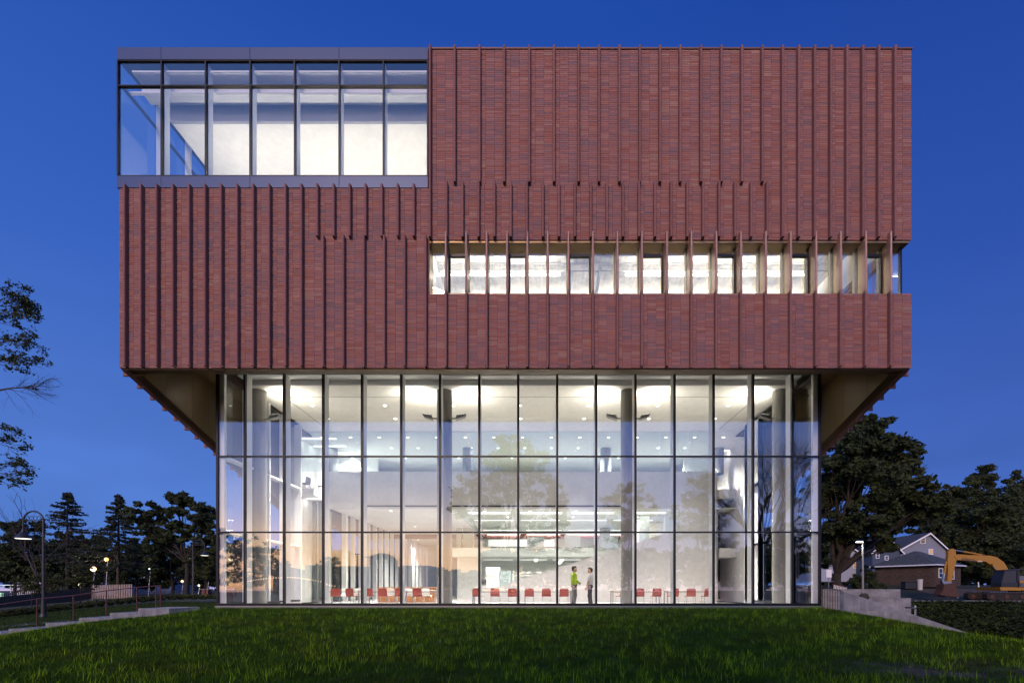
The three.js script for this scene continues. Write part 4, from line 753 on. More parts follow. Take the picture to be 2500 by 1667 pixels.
// right side
{
  const d = 46, s = d / F, at = foot(2046, d), L = (px, py, dz, rpx) => [(px - 2046) * s, Y(py, d) - at[1], dz, rpx * s];
  leafyTree('maple_tree', 'large dark maple with a thick trunk beside the right corner of the building', at, 2.6, 0.52,
    [L(2075, 1075, -1, 52), L(2130, 1075, 1, 55), L(2040, 1130, 2, 60), L(2120, 1140, -2, 62), L(2185, 1130, 0, 55), L(2060, 1200, -2, 60), L(2140, 1210, 2.5, 66), L(2210, 1190, -1, 52), L(2240, 1235, 1, 48), L(2085, 1270, 2, 55), L(2170, 1280, -2, 60), L(2025, 1290, 1, 45), L(2205, 1270, 0, 40), L(2180, 1325, -1, 26), L(2110, 1040, 0, 30), L(2005, 1200, 0, 45)], 80000, 0.40, LEAF.deep, 101, undefined, 0.26, 22);
  const d2 = 100, s2 = d2 / F, T = (px, top, w, seed, label, mat = LEAF.deep, dd = d2) => { const a = [X(px, dd), 1.1, -dd], k = dd / F, H = Y(top, dd) - a[1]; const r = rng(seed), lobes = []; for (let i = 0; i < 9; i++) { const v = 0.3 + 0.62 * i / 8; lobes.push([(r() - 0.5) * w * k * (1.25 - v), H * v, (r() - 0.5) * w * k * 0.8, w * k * (0.30 + 0.12 * r()) * (1.15 - 0.5 * v)]); } return leafyTree('oak_tree', label, a, H * 0.22, 0.4, lobes, 28000, 0.6, mat, seed + 1, undefined, 0.26, 16); };
  T(2335, 1180, 130, 301, 'broad dark tree right behind the two storey house');
  T(2420, 1130, 150, 302, 'tall dark tree rising above the excavator at the right edge', LEAF.deep);
  T(2520, 1150, 150, 303, 'dark tree cut off by the right edge of the photo', LEAF.deep);
  T(2365, 1235, 150, 304, 'lower dense tree between the house gable and the excavator boom', LEAF.deep, 97);
  T(2470, 1260, 150, 306, 'dense dark tree right behind the excavator cab', LEAF.deep, 92);
  T(2270, 1215, 90, 305, 'small dark tree seen between the big maple and the right woods', LEAF.deep, 92);
  T(1930, 1245, 150, 307, 'dark tree seen through the last panes at the right end of the hall', LEAF.deep, 70);
  T(1845, 1300, 110, 308, 'dark tree seen through the right side glass beside the fourth column', LEAF.deep, 76);
  leafyTree('shrub', 'dark round shrub right of the maple trunk in front of the parked cars', foot(2110, 50), 0.5, 0.1, [[0, 1.6, 0, 1.5], [-1.2, 1.2, 0.3, 1.1], [1.1, 1.1, 0, 1.1], [0.2, 2.6, 0, 1.0]], 9000, 0.2, LEAF.deep, 310);
}
// left side
{
  conifer('conifer', 'sparse pointed conifer, nearer the street lamp, left of the pair', foot(163, 72), Y(1200, 72) - footY(163, 72), 6.2, 105, 401);
  conifer('conifer', 'sparse pointed conifer beside the round leafy tree, right of the pair', foot(288, 70), Y(1205, 70) - footY(288, 70), 4.4, 105, 402, 1.2);
  const d = 58, s = d / F, at = foot(455, d), L = (px, py, dz, rpx) => [(px - 455) * s, Y(py, d) - at[1], dz, rpx * s];
  leafyTree('linden_tree', 'round leafy tree standing directly left of the glass hall', at, 4, 0.3, [L(430, 1235, 0, 36), L(370, 1255, 1, 36), L(470, 1255, -1, 38), L(515, 1265, 1, 32), L(345, 1290, -1, 30), L(410, 1290, 1, 38), L(475, 1305, 0, 36), L(525, 1310, 0, 32), L(440, 1225, 0, 22), L(385, 1325, 0, 32)], 20000, 0.46, LEAF.deep, 403, undefined, 0.24, 14);
  const W = (px, top, w, seed, label, dd, mat = LEAF.deep) => { const a = foot(px, dd), k = dd / F, H = Y(top, dd) - a[1], r = rng(seed), lobes = []; for (let i = 0; i < 8; i++) { const v = 0.32 + 0.58 * i / 7; lobes.push([(r() - 0.5) * w * k * (1.3 - v), H * v, (r() - 0.5) * w * k * 0.6, w * k * 0.26 * (1.25 - 0.5 * v)]); } return leafyTree('ash_tree', label, a, H * 0.25, 0.28, lobes, 16000, 0.5, mat, seed + 1, undefined, 0.3, 14); };
  W(35, 1262, 130, 410, 'dark tree at the far left edge behind the wooden fence', 82);
  W(105, 1300, 120, 411, 'dark tree behind the arched street lamp', 84);
  W(225, 1310, 130, 412, 'low dark tree between the two conifers', 86);
  W(330, 1318, 120, 413, 'low dark tree under the round leafy tree, on its left', 84);
  W(420, 1325, 130, 414, 'low dark tree behind the pale end of the wooden fence', 80);
  W(505, 1320, 110, 415, 'dark tree right beside the left edge of the glass hall', 78);
  W(160, 1330, 160, 416, 'dense low dark tree behind the pale low building', 88);
  W(575, 1335, 130, 417, 'dark tree seen through the lower left panes of the hall', 66);
  W(680, 1345, 140, 418, 'dark tree seen through the left side glass, behind the string of lights', 70);
  W(800, 1350, 150, 419, 'dark tree seen through the left side glass behind the left tables', 76);
  W(930, 1360, 150, 424, 'far dark tree seen through the left side glass near the wooden counter', 90);
  W(1030, 1372, 120, 425, 'far dark tree seen at the end of the left side glass', 110);
  leafyTree('young_tree', 'thin young olive green tree in front of the plank fence near the street lamp', foot(75, 52), 1.4, 0.06, [[0, 2.6, 0, 1.0], [0.9, 2.0, 0, 0.9], [2.6, 2.4, 0.2, 1.1], [-0.8, 2.2, 0, 0.8]], 2600, 0.2, LEAF.olive, 420);
  leafyTree('young_tree', 'young olive green tree rising above the dark planks under the bright lamp', foot(195, 56), 1.6, 0.06, [[0, 2.8, 0, 1.1], [-0.9, 2.3, 0, 0.9], [1.0, 2.4, 0, 1.0], [0.2, 3.7, 0, 0.9]], 2800, 0.2, LEAF.olive, 421);
  leafyTree('young_tree', 'young green tree beside the small far street lamps left of the hall', foot(500, 52), 1.4, 0.07, [[0, 3.0, 0, 1.2], [-0.8, 4.3, 0, 1.1], [0.6, 4.4, 0, 1.0]], 3200, 0.2, LEAF.olive, 422);
  { const r = rng(433), t = thing('bare_tree', 'thin leaning leafless tree behind the arched street lamp', 'tree', foot(97, 60)), o = []; twigs(r, V(0, -0.2, 0), V(-0.12, 1, 0).normalize(), 3.6, 0.15, 5, o); part('trunk', o.slice(0, 1), M.bark, t); part('branch', o.slice(1), M.twig, t); }
  // the near tree outside the left edge, whose branches reach into the picture
  const dn = 24, n = thing('near_tree', 'half dead tree at the left edge reaching bare and leafy branches into the sky', 'tree', [X(-190, dn), -1.6, -dn]), r = rng(440), wood = [], tips = [], o = [];
  const P = (px, py, dz = 0) => V(X(px, dn) - X(-190, dn), Y(py, dn) + 1.6, dz);
  part('trunk', bent(r, P(-190, 1600).setY(-0.4), P(-195, 760), 0.42, 0.22, 0.3, 6).gs, M.bark, n);
  const main = [[[-195, 1010], [0, 952], [60, 945], 0.07, 1], [[-195, 980], [-40, 890], [45, 868], 0.06, 0], [[-195, 900], [-50, 850], [40, 825], 0.06, 0], [[-195, 850], [-30, 790], [30, 765], 0.05, 0], [[-195, 800], [-20, 745], [20, 725], 0.04, 0], [[-195, 1200], [-40, 1150], [20, 1158], 0.05, 0], [[-195, 1120], [-60, 1075], [0, 1076], 0.05, 0]];
  const cl = [];
  for (const [a, b, c, rad, dead] of main) {
    const A = P(...a), B = P(...b), C = P(...c); o.push(bent(r, A, B, rad, rad * 0.6, 0.15, 4).gs, bent(r, B, C, rad * 0.6, rad * 0.32, 0.1, 4).gs);
    const steps = dead ? 14 : 9;
    for (let i = 0; i < steps; i++) { const t = i / steps, S = t < 0.5 ? B.clone().lerp(C, t * 2) : C, tp = []; twigs(r, S, V(0.8 + 0.3 * r(), (r() - (dead ? 0.62 : 0.45)) * 1.3, (r() - 0.5) * 0.9).normalize(), dead ? 0.55 : 0.42, 0.014, 3, o, 0.12, tp); if (!dead) for (const q of tp) if (r() < 0.75) cl.push([q.x, q.y, q.z, 0.2]); }
  }
  o.push(bent(r, P(60, 945), P(90, 944), 0.03, 0.022, 0.04, 3).gs, bent(r, P(90, 944), P(118, 925), 0.022, 0.012, 0.05, 3).gs);
  for (let i = 0; i < 9; i++) { const t = i / 8, S = P(lerp(88, 118, t), lerp(944, 924, t)); twigs(r, S, V(1, (r() - 0.45) * 0.9, (r() - 0.5) * 0.6).normalize(), 0.32, 0.008, 2, o, 0.05); }
  cl.push([...P(84, 948).toArray(), 0.14]);
  part('branch', o, M.twig, n); part('crown', leaves(r, cl, cl.length * 7, 0.13), LEAF.deep, n);
}
// ---------------------------------------------------------------- left background: lamps, fence, hedge, low buildings
function archLamp(label, px, d, flip, py0, pyTop, lit) {
  const y0 = Y(py0, d), h = Y(pyTop, d) - y0, t = thing('street_lamp', label, 'street lamp', [X(px, d), y0, -d], 0, 'arched black street lamps'), s = flip ? -1 : 1, R = h * 0.085 * 1.15;
  part('pole', [bar(V(0, -0.2, 0), V(0, h * 0.16, 0), 0.11, 0.085, 14), bar(V(0, h * 0.16, 0), V(0, h - R, 0), 0.07, 0.055, 14), new THREE.CylinderGeometry(0.13, 0.16, 0.12, 14).translate(0, 0.02, 0)], M.black, t);
  const arc = new THREE.TorusGeometry(R, 0.04, 8, 24, Math.PI).translate(-s * R, h - R, 0); part('arch', [arc, bar(V(-s * 2 * R, h - R, 0), V(-s * 2 * R, h - R * 1.9, 0), 0.035)], M.black, t);
  const fil = [bar(V(-0.1 * s, h - R * 0.92, 0), V(-s * 1.95 * R, h - R * 0.92, 0), 0.014)]; for (let k = 0; k < 4; k++) fil.push(new THREE.TorusGeometry(R * 0.2, 0.012, 5, 12).translate(-s * R * (0.45 + 0.37 * k), h - R * 0.68, 0)); part('filigree', fil, M.black, t);
  const x = -s * 2 * R, y = h - R * 2.35; part('shade', [new THREE.CylinderGeometry(0.10, 0.36, 0.34, 24, 1, true).translate(x, y, 0), new THREE.CylinderGeometry(0.05, 0.1, 0.14, 16).translate(x, y + 0.24, 0)], std(0.02, 0.02, 0.022, 0.45, 0, { side: THREE.DoubleSide }), t);
  part('bulb', [new THREE.CylinderGeometry(0.30, 0.30, 0.05, 20).translate(x, y - 0.15, 0)], glow(1, 0.96, 0.78, 2.2), t);
  if (lit) spot(V(t.position.x + x, y0 + y - 0.2, -d), V(t.position.x + x, y0, -d), lit, 1.2, [1, 0.93, 0.75], 8);
}
archLamp('large arched black street lamp with its shade to the left, beside the concrete steps', 105, 25, false, 1503, 1248, 3);
archLamp('smaller arched street lamp with its shade to the right, near the hall corner', 470, 46, true, 1464, 1318, 5);
{
  const post = (label, px, d, py0, py1, head, k) => { const t = thing('street_lamp', label, 'street lamp', [X(px, d), Y(py0, d), -d]); const h = Y(py1, d) - Y(py0, d), dir = Math.sign(head) || 1; part('pole', [bar(V(0, -0.3, 0), V(0, h, 0), 0.07, 0.05, 10)], M.steel, t); part('arm', [bar(V(0, h - 0.03, 0), V(head, h + 0.02, 0), 0.03)], M.steel, t); part('head', [rbox(0.42, 0.09, 0.22, 0.03, head, h + 0.03, 0)], M.steel, t); part('bulb', [box(0.36, 0.03, 0.17, head, h - 0.032, 0)], glow(1, 0.92, 0.75, k), t); return [t, h]; };
  post('thin straight street lamp with a flat head, left of the smaller arched lamp', 454, 60, 1450, 1362, 0.35, 2);
  const [t, h] = post('slim silver street lamp with one lit head beside the maple trunk', 2107.5, 32, 1438, 1322, -0.22, 9);
  spot(V(t.position.x - 0.22, t.position.y + h - 0.07, -32), V(t.position.x - 0.22, t.position.y - 3, -32), 6, 1.2, [1, 0.93, 0.75], 5);
  const fl = (name, label, px, py, d, r, c, k) => { const x = X(px, d), y = Y(py, d), gy = groundY(x, d), o = thing(name, label, 'lamp', [x, gy, -d]); part('pole', [bar(V(0, -0.2, 0.2), V(0, y - gy, 0.06 - 0.3), 0.05)], M.steel, o); part('bulb', [new THREE.SphereGeometry(r, 16, 12).translate(0, y - gy, 0)], glow(...c, k), o); return o; };
  fl('flood_lamp', 'dazzling warm white flood lamp behind the plank fence', 226.5, 1389, 67.5, 0.3, [1, 0.62, 0.26], 8);
  const pl = new THREE.PointLight(new THREE.Color(1, 0.8, 0.5), 90, 0, 2); pl.position.set(X(226.5, 67.5), Y(1389, 67.5), -67.5); pl.castShadow = true; pl.shadow.radius = 17; scene.add(pl);
  fl('flood_lamp', 'small orange street lamp right above the dazzling one', 258.5, 1365.5, 68, 0.24, [1, 0.45, 0.08], 2.6);
  fl('garden_lamp', 'small warm lamp low behind the fence under the flood lamp', 193.5, 1426, 74, 0.22, [1, 0.85, 0.55], 3);
  fl('garden_lamp', 'tiny greenish lamp under the round leafy tree', 363.5, 1388.5, 76, 0.10, [0.7, 1, 0.75], 2.5);
  fl('garden_lamp', 'tiny orange lamp low beside the hall corner', 507.5, 1398, 70, 0.09, [1, 0.5, 0.2], 2.5);
  fl('garden_lamp', 'warm glowing lamp in the parking area behind the second arched lamp', 444, 1419, 78, 0.2, [1, 0.7, 0.35], 1.6);
  fl('garden_lamp', 'small pale lamp right of the second arched lamp, near the brick pillar', 484.5, 1429, 66, 0.11, [1, 0.9, 0.7], 3);
}
{ // low pale buildings far left
  const b = (label, x0, x1, py, d, color, roofH = 0.35) => { const g = Math.min(groundY(X(x0, d), d), groundY(X(x1, d), d)) - 0.2, w = X(x1, d) - X(x0, d), h = Y(py, d) - g, o = thing('low_building', label, 'building', [(X(x0, d) + X(x1, d)) / 2, g, -d - 4]); part('wall', [box(w, h, 8, 0, h / 2, 0)], std(...color, 0.8, 0, { map: plasterT }), o); part('roof', [box(w + 0.6, roofH, 8.6, 0, h + roofH / 2 + 0.002, 0)], std(0.5, 0.5, 0.52, 0.7), o); for (let i = 0; i < 4; i++) part('window', [box(w * 0.12, h * 0.3, 0.06, w * (-0.375 + 0.25 * i), h * 0.55, 4.02)], M.black, o); return o; };
  b('long pale low building behind the fence at the far left', 40, 150, 1414, 100, [0.5, 0.48, 0.52]);
  b('pale flat roofed low building under the flood lamp', 168, 282, 1409, 98, [0.42, 0.42, 0.48]);
  b('greyish low building behind the fence end, left of the round tree', 284, 420, 1412, 104, [0.3, 0.3, 0.34]);
  const sg = thing('fuel_canopy', 'small lit canopy with blue edge and greenish pumps at the far left edge', 'canopy', [X(4, 86), groundY(X(4, 86), 86), -86]); const h = Y(1425, 86) - sg.position.y;
  part('roof', [box(3.4, 0.35, 3, 0, h, 0)], std(0.05, 0.14, 0.5, 0.5), sg); for (const x of [-1.5, 1.5]) part('post', [bar(V(x, 0, 0), V(x, h - 0.18, 0), 0.08)], M.paleMetal, sg); part('glowing_panel', [box(2.8, 0.06, 1.2, 0, h - 0.22, 0)], glow(0.9, 1, 0.95, 1.5), sg); for (const x of [-0.9, -0.2, 0.5]) part('pump', [box(0.4, 0.9, 0.4, x, 0.95, 0.6)], glow(0.2, 0.75, 0.35, 0.5), sg);
  // wooden fence: dark panels, then the pale end facing the camera
  const woodF = std(0.30, 0.27, 0.26, 0.85, 0, { map: woodT }), woodD = std(0.11, 0.10, 0.095, 0.9, 0, { map: woodT });
  const f = thing('plank_fence', 'long dark plank fence with a pale lattice top behind the hedge', 'fence', [0, 0, 0]);
  const A = V(X(-60, 54), 0, -54), B = V(X(221, 66), 0, -66), n = 60, ang = Math.atan2(-(B.z - A.z), B.x - A.x);
  for (let i = 0; i < n; i++) { const t = (i + 0.5) / n, x = lerp(A.x, B.x, t), z = lerp(A.z, B.z, t), top = Y(lerp(1462, 1432, t), -z), bot = Y(lerp(1500, 1462, t), -z), W = A.distanceTo(B) / n; part('plank', [box(W - 0.015, top - bot, 0.03, 0, 0, 0).rotateY(ang).translate(x, (top + bot) / 2, z)], woodD, f); if (t < 0.76) part('picket', [box(W * 0.5, 0.3, 0.03, 0, 0, 0).rotateY(ang).translate(x, top + 0.17, z)], woodF, f); }
  const e = thing('picket_fence', 'pale end of the wooden fence with separate upright pickets', 'fence', [0, 0, 0]);
  for (let i = 0; i < 24; i++) { const px = lerp(224, 320, i / 23), d = 66; part('picket', [box(0.115, Y(lerp(1429, 1426, i / 23), d) - Y(1461, d), 0.03, X(px, d), (Y(lerp(1429, 1426, i / 23), d) + Y(1461, d)) / 2, -d)], std(0.62, 0.57, 0.58, 0.8, 0, { map: woodT }), e); }
  for (const py of [1436, 1454]) part('rail', [slab(X(222, 66), X(322, 66), Y(py, 66) - 0.05, Y(py, 66) + 0.05, -66.03, -66.08)], woodD, e);
  const ir = thing('iron_fence', 'low black iron fence between the pale pickets and the brick pillar', 'fence', [0, 0, 0]);
  for (let i = 0; i < 44; i++) { const px = lerp(326, 470, i / 43), d = 58; part('bar', [bar(V(X(px, d), Y(1462, d), -d), V(X(px, d), Y(lerp(1446, 1440, i / 43), d), -d), i % 11 === 0 ? 0.045 : 0.014, i % 11 === 0 ? 0.045 : 0.014, 5)], M.black, ir); }
  part('rail', [bar(V(X(324, 58), Y(1447, 58), -58), V(X(472, 58), Y(1441, 58), -58), 0.02)], M.black, ir);
  const bp = thing('brick_pillar', 'short red brick pillar with a pale cap near the left hall corner', 'pillar', [X(504, 56), Y(1451, 56) - 0.2, -56]);
  for (let j = 0; j < 7; j++) for (let i = 0; i < 2; i++) part('brick', [box(0.34, 0.085, 0.7, -0.18 + 0.36 * i, 0.06 + j * 0.095, 0)], std(0.28 + 0.05 * ((i + j) % 2), 0.10, 0.075, 0.9, 0, { map: grain }), bp);
  part('cap', [rbox(0.9, 0.1, 0.84, 0.02, 0, 0.77, 0)], M.conc, bp);
  // clipped hedge, one bush after another
  const r = rng(501), bush = (k, px, d) => { const cl = []; for (let i = 0; i < 26; i++) cl.push([(r() - 0.5) * 0.95, 0.1 + r() * 0.42, (r() - 0.5) * 0.6, 0.14]); const o = thing('hedge_bush', '', 'hedge', [X(px, d), groundY(X(px, d), d) - 0.05, -d], 0, 'clipped bushes of the hedge row'); part('crown', leaves(r, cl, 1300, 0.09), LEAF.olive, o); part('trunk', [bar(V(0, -0.1, 0), V(0, 0.4, 0), 0.03, 0.02)], M.twig, o); o.userData.label = 'low clipped bush in the hedge row between the plank fence and the steps'; return o; };
  const N = 22; let b0 = null; for (let i = 0; i < N; i++) { const t = i / (N - 1), d = lerp(31, 47, t), px = lerp(-10, 522, t); if (!b0) b0 = bush(i, px, d); else clone(b0, [X(px, d), groundY(X(px, d), d) - 0.05, -d], r() * 6.28, b0.userData.label); }
  struct('path', sheet(-40, -19, 21, 22.2, 40, 2, 0.012, (x, d) => leftY(x, d)), M.conc);
}
// ---------------------------------------------------------------- right background: houses, cars, excavator
{
  const siding = tex(64, (u, v) => gray(v % 0.25 < 0.03 ? 0.72 : 0.97), true, 1, 0.8), shingle = tex(128, (u, v) => { const row = Math.floor(v * 8), c = NB(Math.floor((u + row * 0.07) * 16), row); return gray((v * 8 % 1 < 0.1 ? 0.6 : 0.85) + 0.25 * (c - 0.5)); }, true, 2.2);
  const win = (p, x, y, z, w, h, lit, ry = 0) => { const at = (g) => g.rotateY(ry).translate(x, y, z), f = part('window', [at(box(w + 0.16, 0.09, 0.1, 0, h / 2 + 0.04, 0)), at(box(w + 0.16, 0.09, 0.1, 0, -h / 2 - 0.04, 0)), at(box(0.09, h, 0.1, w / 2 + 0.04, 0, 0)), at(box(0.09, h, 0.1, -w / 2 - 0.04, 0, 0)), at(box(w, 0.05, 0.08, 0, 0, 0))], M.whitePlastic, p); part('pane', [at(box(w, h, 0.03, 0, 0, 0))], lit ? std(0.02, 0.015, 0.01, 0.15, 0, { emissive: new THREE.Color(1, 0.5, 0.14), emissiveIntensity: lit }) : carGlass, f); };
  const gableHouse = (name, label, x0, x1, pyE, pyR, pyB, d, depth, wallM, roofM, ridgePx) => {
    const y0 = Y(pyB, d) - 0.3, E = Y(pyE, d) - y0, P = Y(pyR, d) - y0, w = X(x1, d) - X(x0, d), o = thing(name, label, 'house', [(X(x0, d) + X(x1, d)) / 2, y0, -d]), rx = ridgePx === undefined ? 0 : X(ridgePx, d) - o.position.x;
    part('wall', [prism([[-w / 2, 0], [w / 2, 0], [w / 2, E], [rx, P], [-w / 2, E]], depth).translate(0, 0, -depth / 2)], wallM, o);
    for (const s of [-1, 1]) { const ex = s * w / 2 + s * 0.5, ey = E - 0.5 * (P - E) / (w / 2 - s * rx); part('roof', [prism([[rx, P + 0.02], [ex, ey + 0.02], [ex, ey + 0.2], [rx, P + 0.22]], depth + 0.9).translate(0, 0, -depth / 2)], roofM, o); part('barge_board', [prism([[rx, P - 0.12], [ex, ey - 0.12], [ex, ey + 0.14], [rx, P + 0.14]], 0.06).translate(0, 0, 0.5)], M.whitePlastic, o); }
    return o;
  };
  const roofD = std(0.07, 0.075, 0.085, 0.9, 0, { map: shingle }), d = 88;
  const h1 = gableHouse('two_storey_house', 'pale two storey house with a steep white edged gable behind the brick garage', 2199, 2310, 1341, 1303, 1418, d, 11, std(0.22, 0.235, 0.28, 0.8, 0, { map: siding }), roofD, 2268);
  const lx = (px) => X(px, d) - h1.position.x, ly = (py) => Y(py, d) - h1.position.y;
  win(h1, lx(2254), ly(1319), 0.03, 0.7, 1.0, 0.10); win(h1, lx(2273), ly(1347), 0.03, 0.6, 0.85, 0.55); part('drain_pipe', [bar(V(lx(2199), 0, 0.1), V(lx(2199), ly(1345), 0.1), 0.06)], M.whitePlastic, h1);
  const h2 = gableHouse('house_wing', 'blue grey side wing of the two storey house with a dark roof', 2131, 2198, 1346, 1312, 1416, d - 0.5, 9, std(0.06, 0.08, 0.115, 0.8, 0, { map: siding }), roofD);
  const mx = (px) => X(px, d - 0.5) - h2.position.x, my = (py) => Y(py, d - 0.5) - h2.position.y;
  win(h2, mx(2143), my(1356), 0.03, 0.45, 0.9); win(h2, mx(2165), my(1362), 0.03, 0.5, 0.65); win(h2, mx(2185), my(1382), 0.03, 0.8, 0.75); part('door', [box(0.7, 1.5, 0.08, mx(2164), my(1393), 0.04)], M.whitePlastic, h2); part('chimney', [box(1.1, 3.0, 1.0, mx(2170), my(1324), -4)], std(0.11, 0.12, 0.16, 0.9, 0, { map: grain }), h2);
  const h3 = gableHouse('white_house', 'white house mostly hidden behind the maple trunk', 1985, 2118, 1366, 1318, 1416, 92, 9, std(0.34, 0.36, 0.42, 0.8, 0, { map: siding }), roofD);
  win(h3, X(2020, 92) - h3.position.x, Y(1378, 92) - h3.position.y, 0.03, 0.9, 0.9); win(h3, X(2090, 92) - h3.position.x, Y(1380, 92) - h3.position.y, 0.03, 0.8, 0.9, 0.35);
  // brick garage with a hipped roof
  const dg = 60, g0 = Y(1427, dg) - 0.3, gw = 6.6, gh = Y(1379, dg) - g0, ga = thing('brick_garage', 'low brown brick garage with a green grey hipped roof and white eaves', 'garage', [X(2282, 58) + 1.36, g0, -62.4], 0.5);
  const brickT = tex(256, (u, v) => { const row = Math.floor(v * 12), o = row % 2 * 0.5, c = Math.floor(u * 6 + o), m = (v * 12 % 1 < 0.14) || ((u * 6 + o) % 1 < 0.05); return m ? [0.55, 0.52, 0.5] : [0.85 + 0.3 * (NB(c, row) - 0.5), 0.82 + 0.3 * (NB(c, row) - 0.5), 0.8 + 0.3 * (NB(c, row) - 0.5)]; }, true, 1.35, 0.85);
  part('wall', [box(gw, gh, 6.4, 0, gh / 2, 0)], std(0.10, 0.07, 0.05, 0.9, 0, { map: brickT }), ga);
  const ap = Y(1345, dg + 2) - g0, ex = gw / 2 + 0.4, ez = 3.6, hip = (pts) => { const g = new THREE.BufferGeometry(), v = []; for (const t of pts) v.push(...t); g.setAttribute('position', new THREE.Float32BufferAttribute(v, 3)); g.setAttribute('uv', new THREE.Float32BufferAttribute(v.flatMap((q, i) => i % 3 === 0 ? [v[i] + v[i + 2], v[i + 1] * 2] : []), 2)); g.computeVertexNormals(); return g; };
  const a = [-ex, gh, ez], b = [ex, gh, ez], c = [ex, gh, -ez], e = [-ex, gh, -ez], p = [-0.6, ap, 0], q = [0.6, ap, 0], roofG = std(0.075, 0.09, 0.085, 0.9, 0, { map: shingle });
  part('roof', hip([a, b, q, a, q, p]), roofG, ga); part('roof', hip([b, c, q]), roofG, ga); part('roof', hip([c, e, p, c, p, q]), roofG, ga); part('roof', hip([e, a, p]), roofG, ga);
  part('gutter', [box(2 * ex, 0.14, 0.1, 0, gh - 0.08, ez), box(2 * ex, 0.14, 0.1, 0, gh - 0.08, -ez), box(0.1, 0.14, 2 * ez, ex, gh - 0.08, 0), box(0.1, 0.14, 2 * ez, -ex, gh - 0.08, 0)], std(0.7, 0.7, 0.74, 0.5), ga);
  win(ga, -gw / 2 + 1.5, gh * 0.62, 3.22, 0.8, 1.0); win(ga, gw / 2 - 2.4, gh * 0.6, 3.22, 1.0, 1.15);
  // parked cars
  const car = (label, px, py, dd, turn, paint) => {
    const o = thing('parked_car', label, 'car', [X(px, dd), Y(py, dd), -dd], turn), pr = [[-2.2, 0.3], [2.2, 0.3], [2.25, 0.62], [1.95, 0.78], [1.05, 0.9], [0.45, 1.36], [-0.95, 1.4], [-1.65, 0.95], [-2.2, 0.9]];
    part('body', [prism(pr, 1.66, 0.05)], paint, o); part('windscreen', [prism([[1.0, 0.92], [0.43, 1.31], [0.38, 1.31], [0.9, 0.92]], 1.35).translate(0.035, 0.01, 0)], carGlass, o);
    for (const s of [-1, 1]) { part('side_window', [prism([[0.8, 0.94], [0.36, 1.28], [-0.9, 1.31], [-1.4, 0.98]], 0.03).translate(0, 0, s * 0.84)], carGlass, o); part('headlight', [rbox(0.1, 0.12, 0.35, 0.03, 2.2, 0.66, s * 0.55)], M.chrome, o); for (const x of [-1.35, 1.35]) { const w = part('wheel', [new THREE.CylinderGeometry(0.32, 0.32, 0.2, 20).rotateX(Math.PI / 2).translate(x, 0.32, s * 0.76)], M.black, o); part('rim', [new THREE.CylinderGeometry(0.19, 0.19, 0.02, 14).rotateX(Math.PI / 2).translate(x, 0.32, s * 0.87)], M.chrome, w); } }
    part('bumper', [rbox(0.16, 0.2, 1.6, 0.05, 2.2, 0.42, 0)], paint, o); return o;
  };
  car('white sedan parked in front of the blue grey house wing', 2168, 1414, 80, -0.45, std(0.62, 0.64, 0.68, 0.3));
  car('dark sedan parked left of the white one, in the shade', 2143, 1415, 83, -0.45, std(0.10, 0.10, 0.10, 0.35));
  struct('driveway', sheet(X(2110, 78), X(2225, 78), 76, 79, 12, 4, 0.02), std(0.20, 0.20, 0.21, 0.9, 0, { map: soilT }));
  struct('bare_earth', sheet(X(2285, 54), X(2640, 54), 50.5, 57.5, 30, 16, 0.02), std(0.145, 0.115, 0.085, 0.95, 0, { map: soilT }));
  struct('road', sheet(X(2190, 44), 120, 42.5, 50, 40, 6, 0.015), std(0.07, 0.065, 0.062, 0.9, 0, { map: soilT }));
  struct('kerb', [slab(X(2190, 42), 120, -0.5, -0.2, -42.2, -42.5)], M.conc);
  const tc = thing('trash_barrel', 'small pale barrel standing by the left wall of the brick garage', 'barrel', [X(2247, 57), groundY(X(2247, 57), 57), -57]); const H = Y(1415, 57) - tc.position.y; part('drum', [new THREE.CylinderGeometry(0.28, 0.24, H, 18).translate(0, H / 2, 0)], std(0.5, 0.48, 0.42, 0.7), tc); part('rim', [new THREE.TorusGeometry(0.28, 0.03, 6, 18).rotateX(Math.PI / 2).translate(0, H, 0)], M.whitePlastic, tc);
  const bt = thing('dark_bin', 'black covered bins against the garage wall left of the pale barrel', 'bin', [X(2226, 57.5), groundY(X(2226, 57.5), 57.5), -57.5]); part('body', [rbox(1.9, 0.8, 0.8, 0.08, 0, 0.4, 0)], M.black, bt); part('lid', [rbox(1.95, 0.08, 0.85, 0.03, 0, 0.845, 0)], M.black, bt);
  const mk = thing('marker_post', 'short white marker post at the right corner of the garage', 'post', [X(2391, 57), groundY(X(2391, 57), 57), -57]); part('post', [bar(V(0, -0.1, 0), V(-0.06, 0.85, 0), 0.06)], M.whitePlastic, mk); part('cap', [new THREE.SphereGeometry(0.062, 12, 8).translate(-0.06, 0.85, 0)], M.whitePlastic, mk);
  const sf = thing('barrier', 'row of short white slats with a red top rail behind the low concrete wall', 'barrier', [0, 0, 0]), db = 30; for (let i = 0; i < 9; i++) { const px = lerp(2036, 2086, i / 8), hh = lerp(11, 4, i / 8); part('slat', [bar(V(X(px, db), Y(1440, db), -db - i * 0.1), V(X(px + 2, db), Y(1439 - hh, db), -db - i * 0.1), 0.025, 0.025, 6)], M.whitePlastic, sf); } part('rail', [bar(V(X(2034, db), Y(1427, db), -db), V(X(2092, db), Y(1435, db), -db - 0.9), 0.03)], M.red, sf);
  const sn = thing('street_sign', 'small pale square sign on a post left of the maple trunk', 'sign', [X(2024, 40), groundY(X(2024, 40), 40), -40]); const sh = Y(1400, 40) - sn.position.y; part('post', [bar(V(0, 0, 0), V(0, sh, 0), 0.03)], M.steel, sn); part('plate', [rbox(0.42, 0.62, 0.02, 0.005, 0, sh, 0.035)], M.whitePlastic, sn);
}
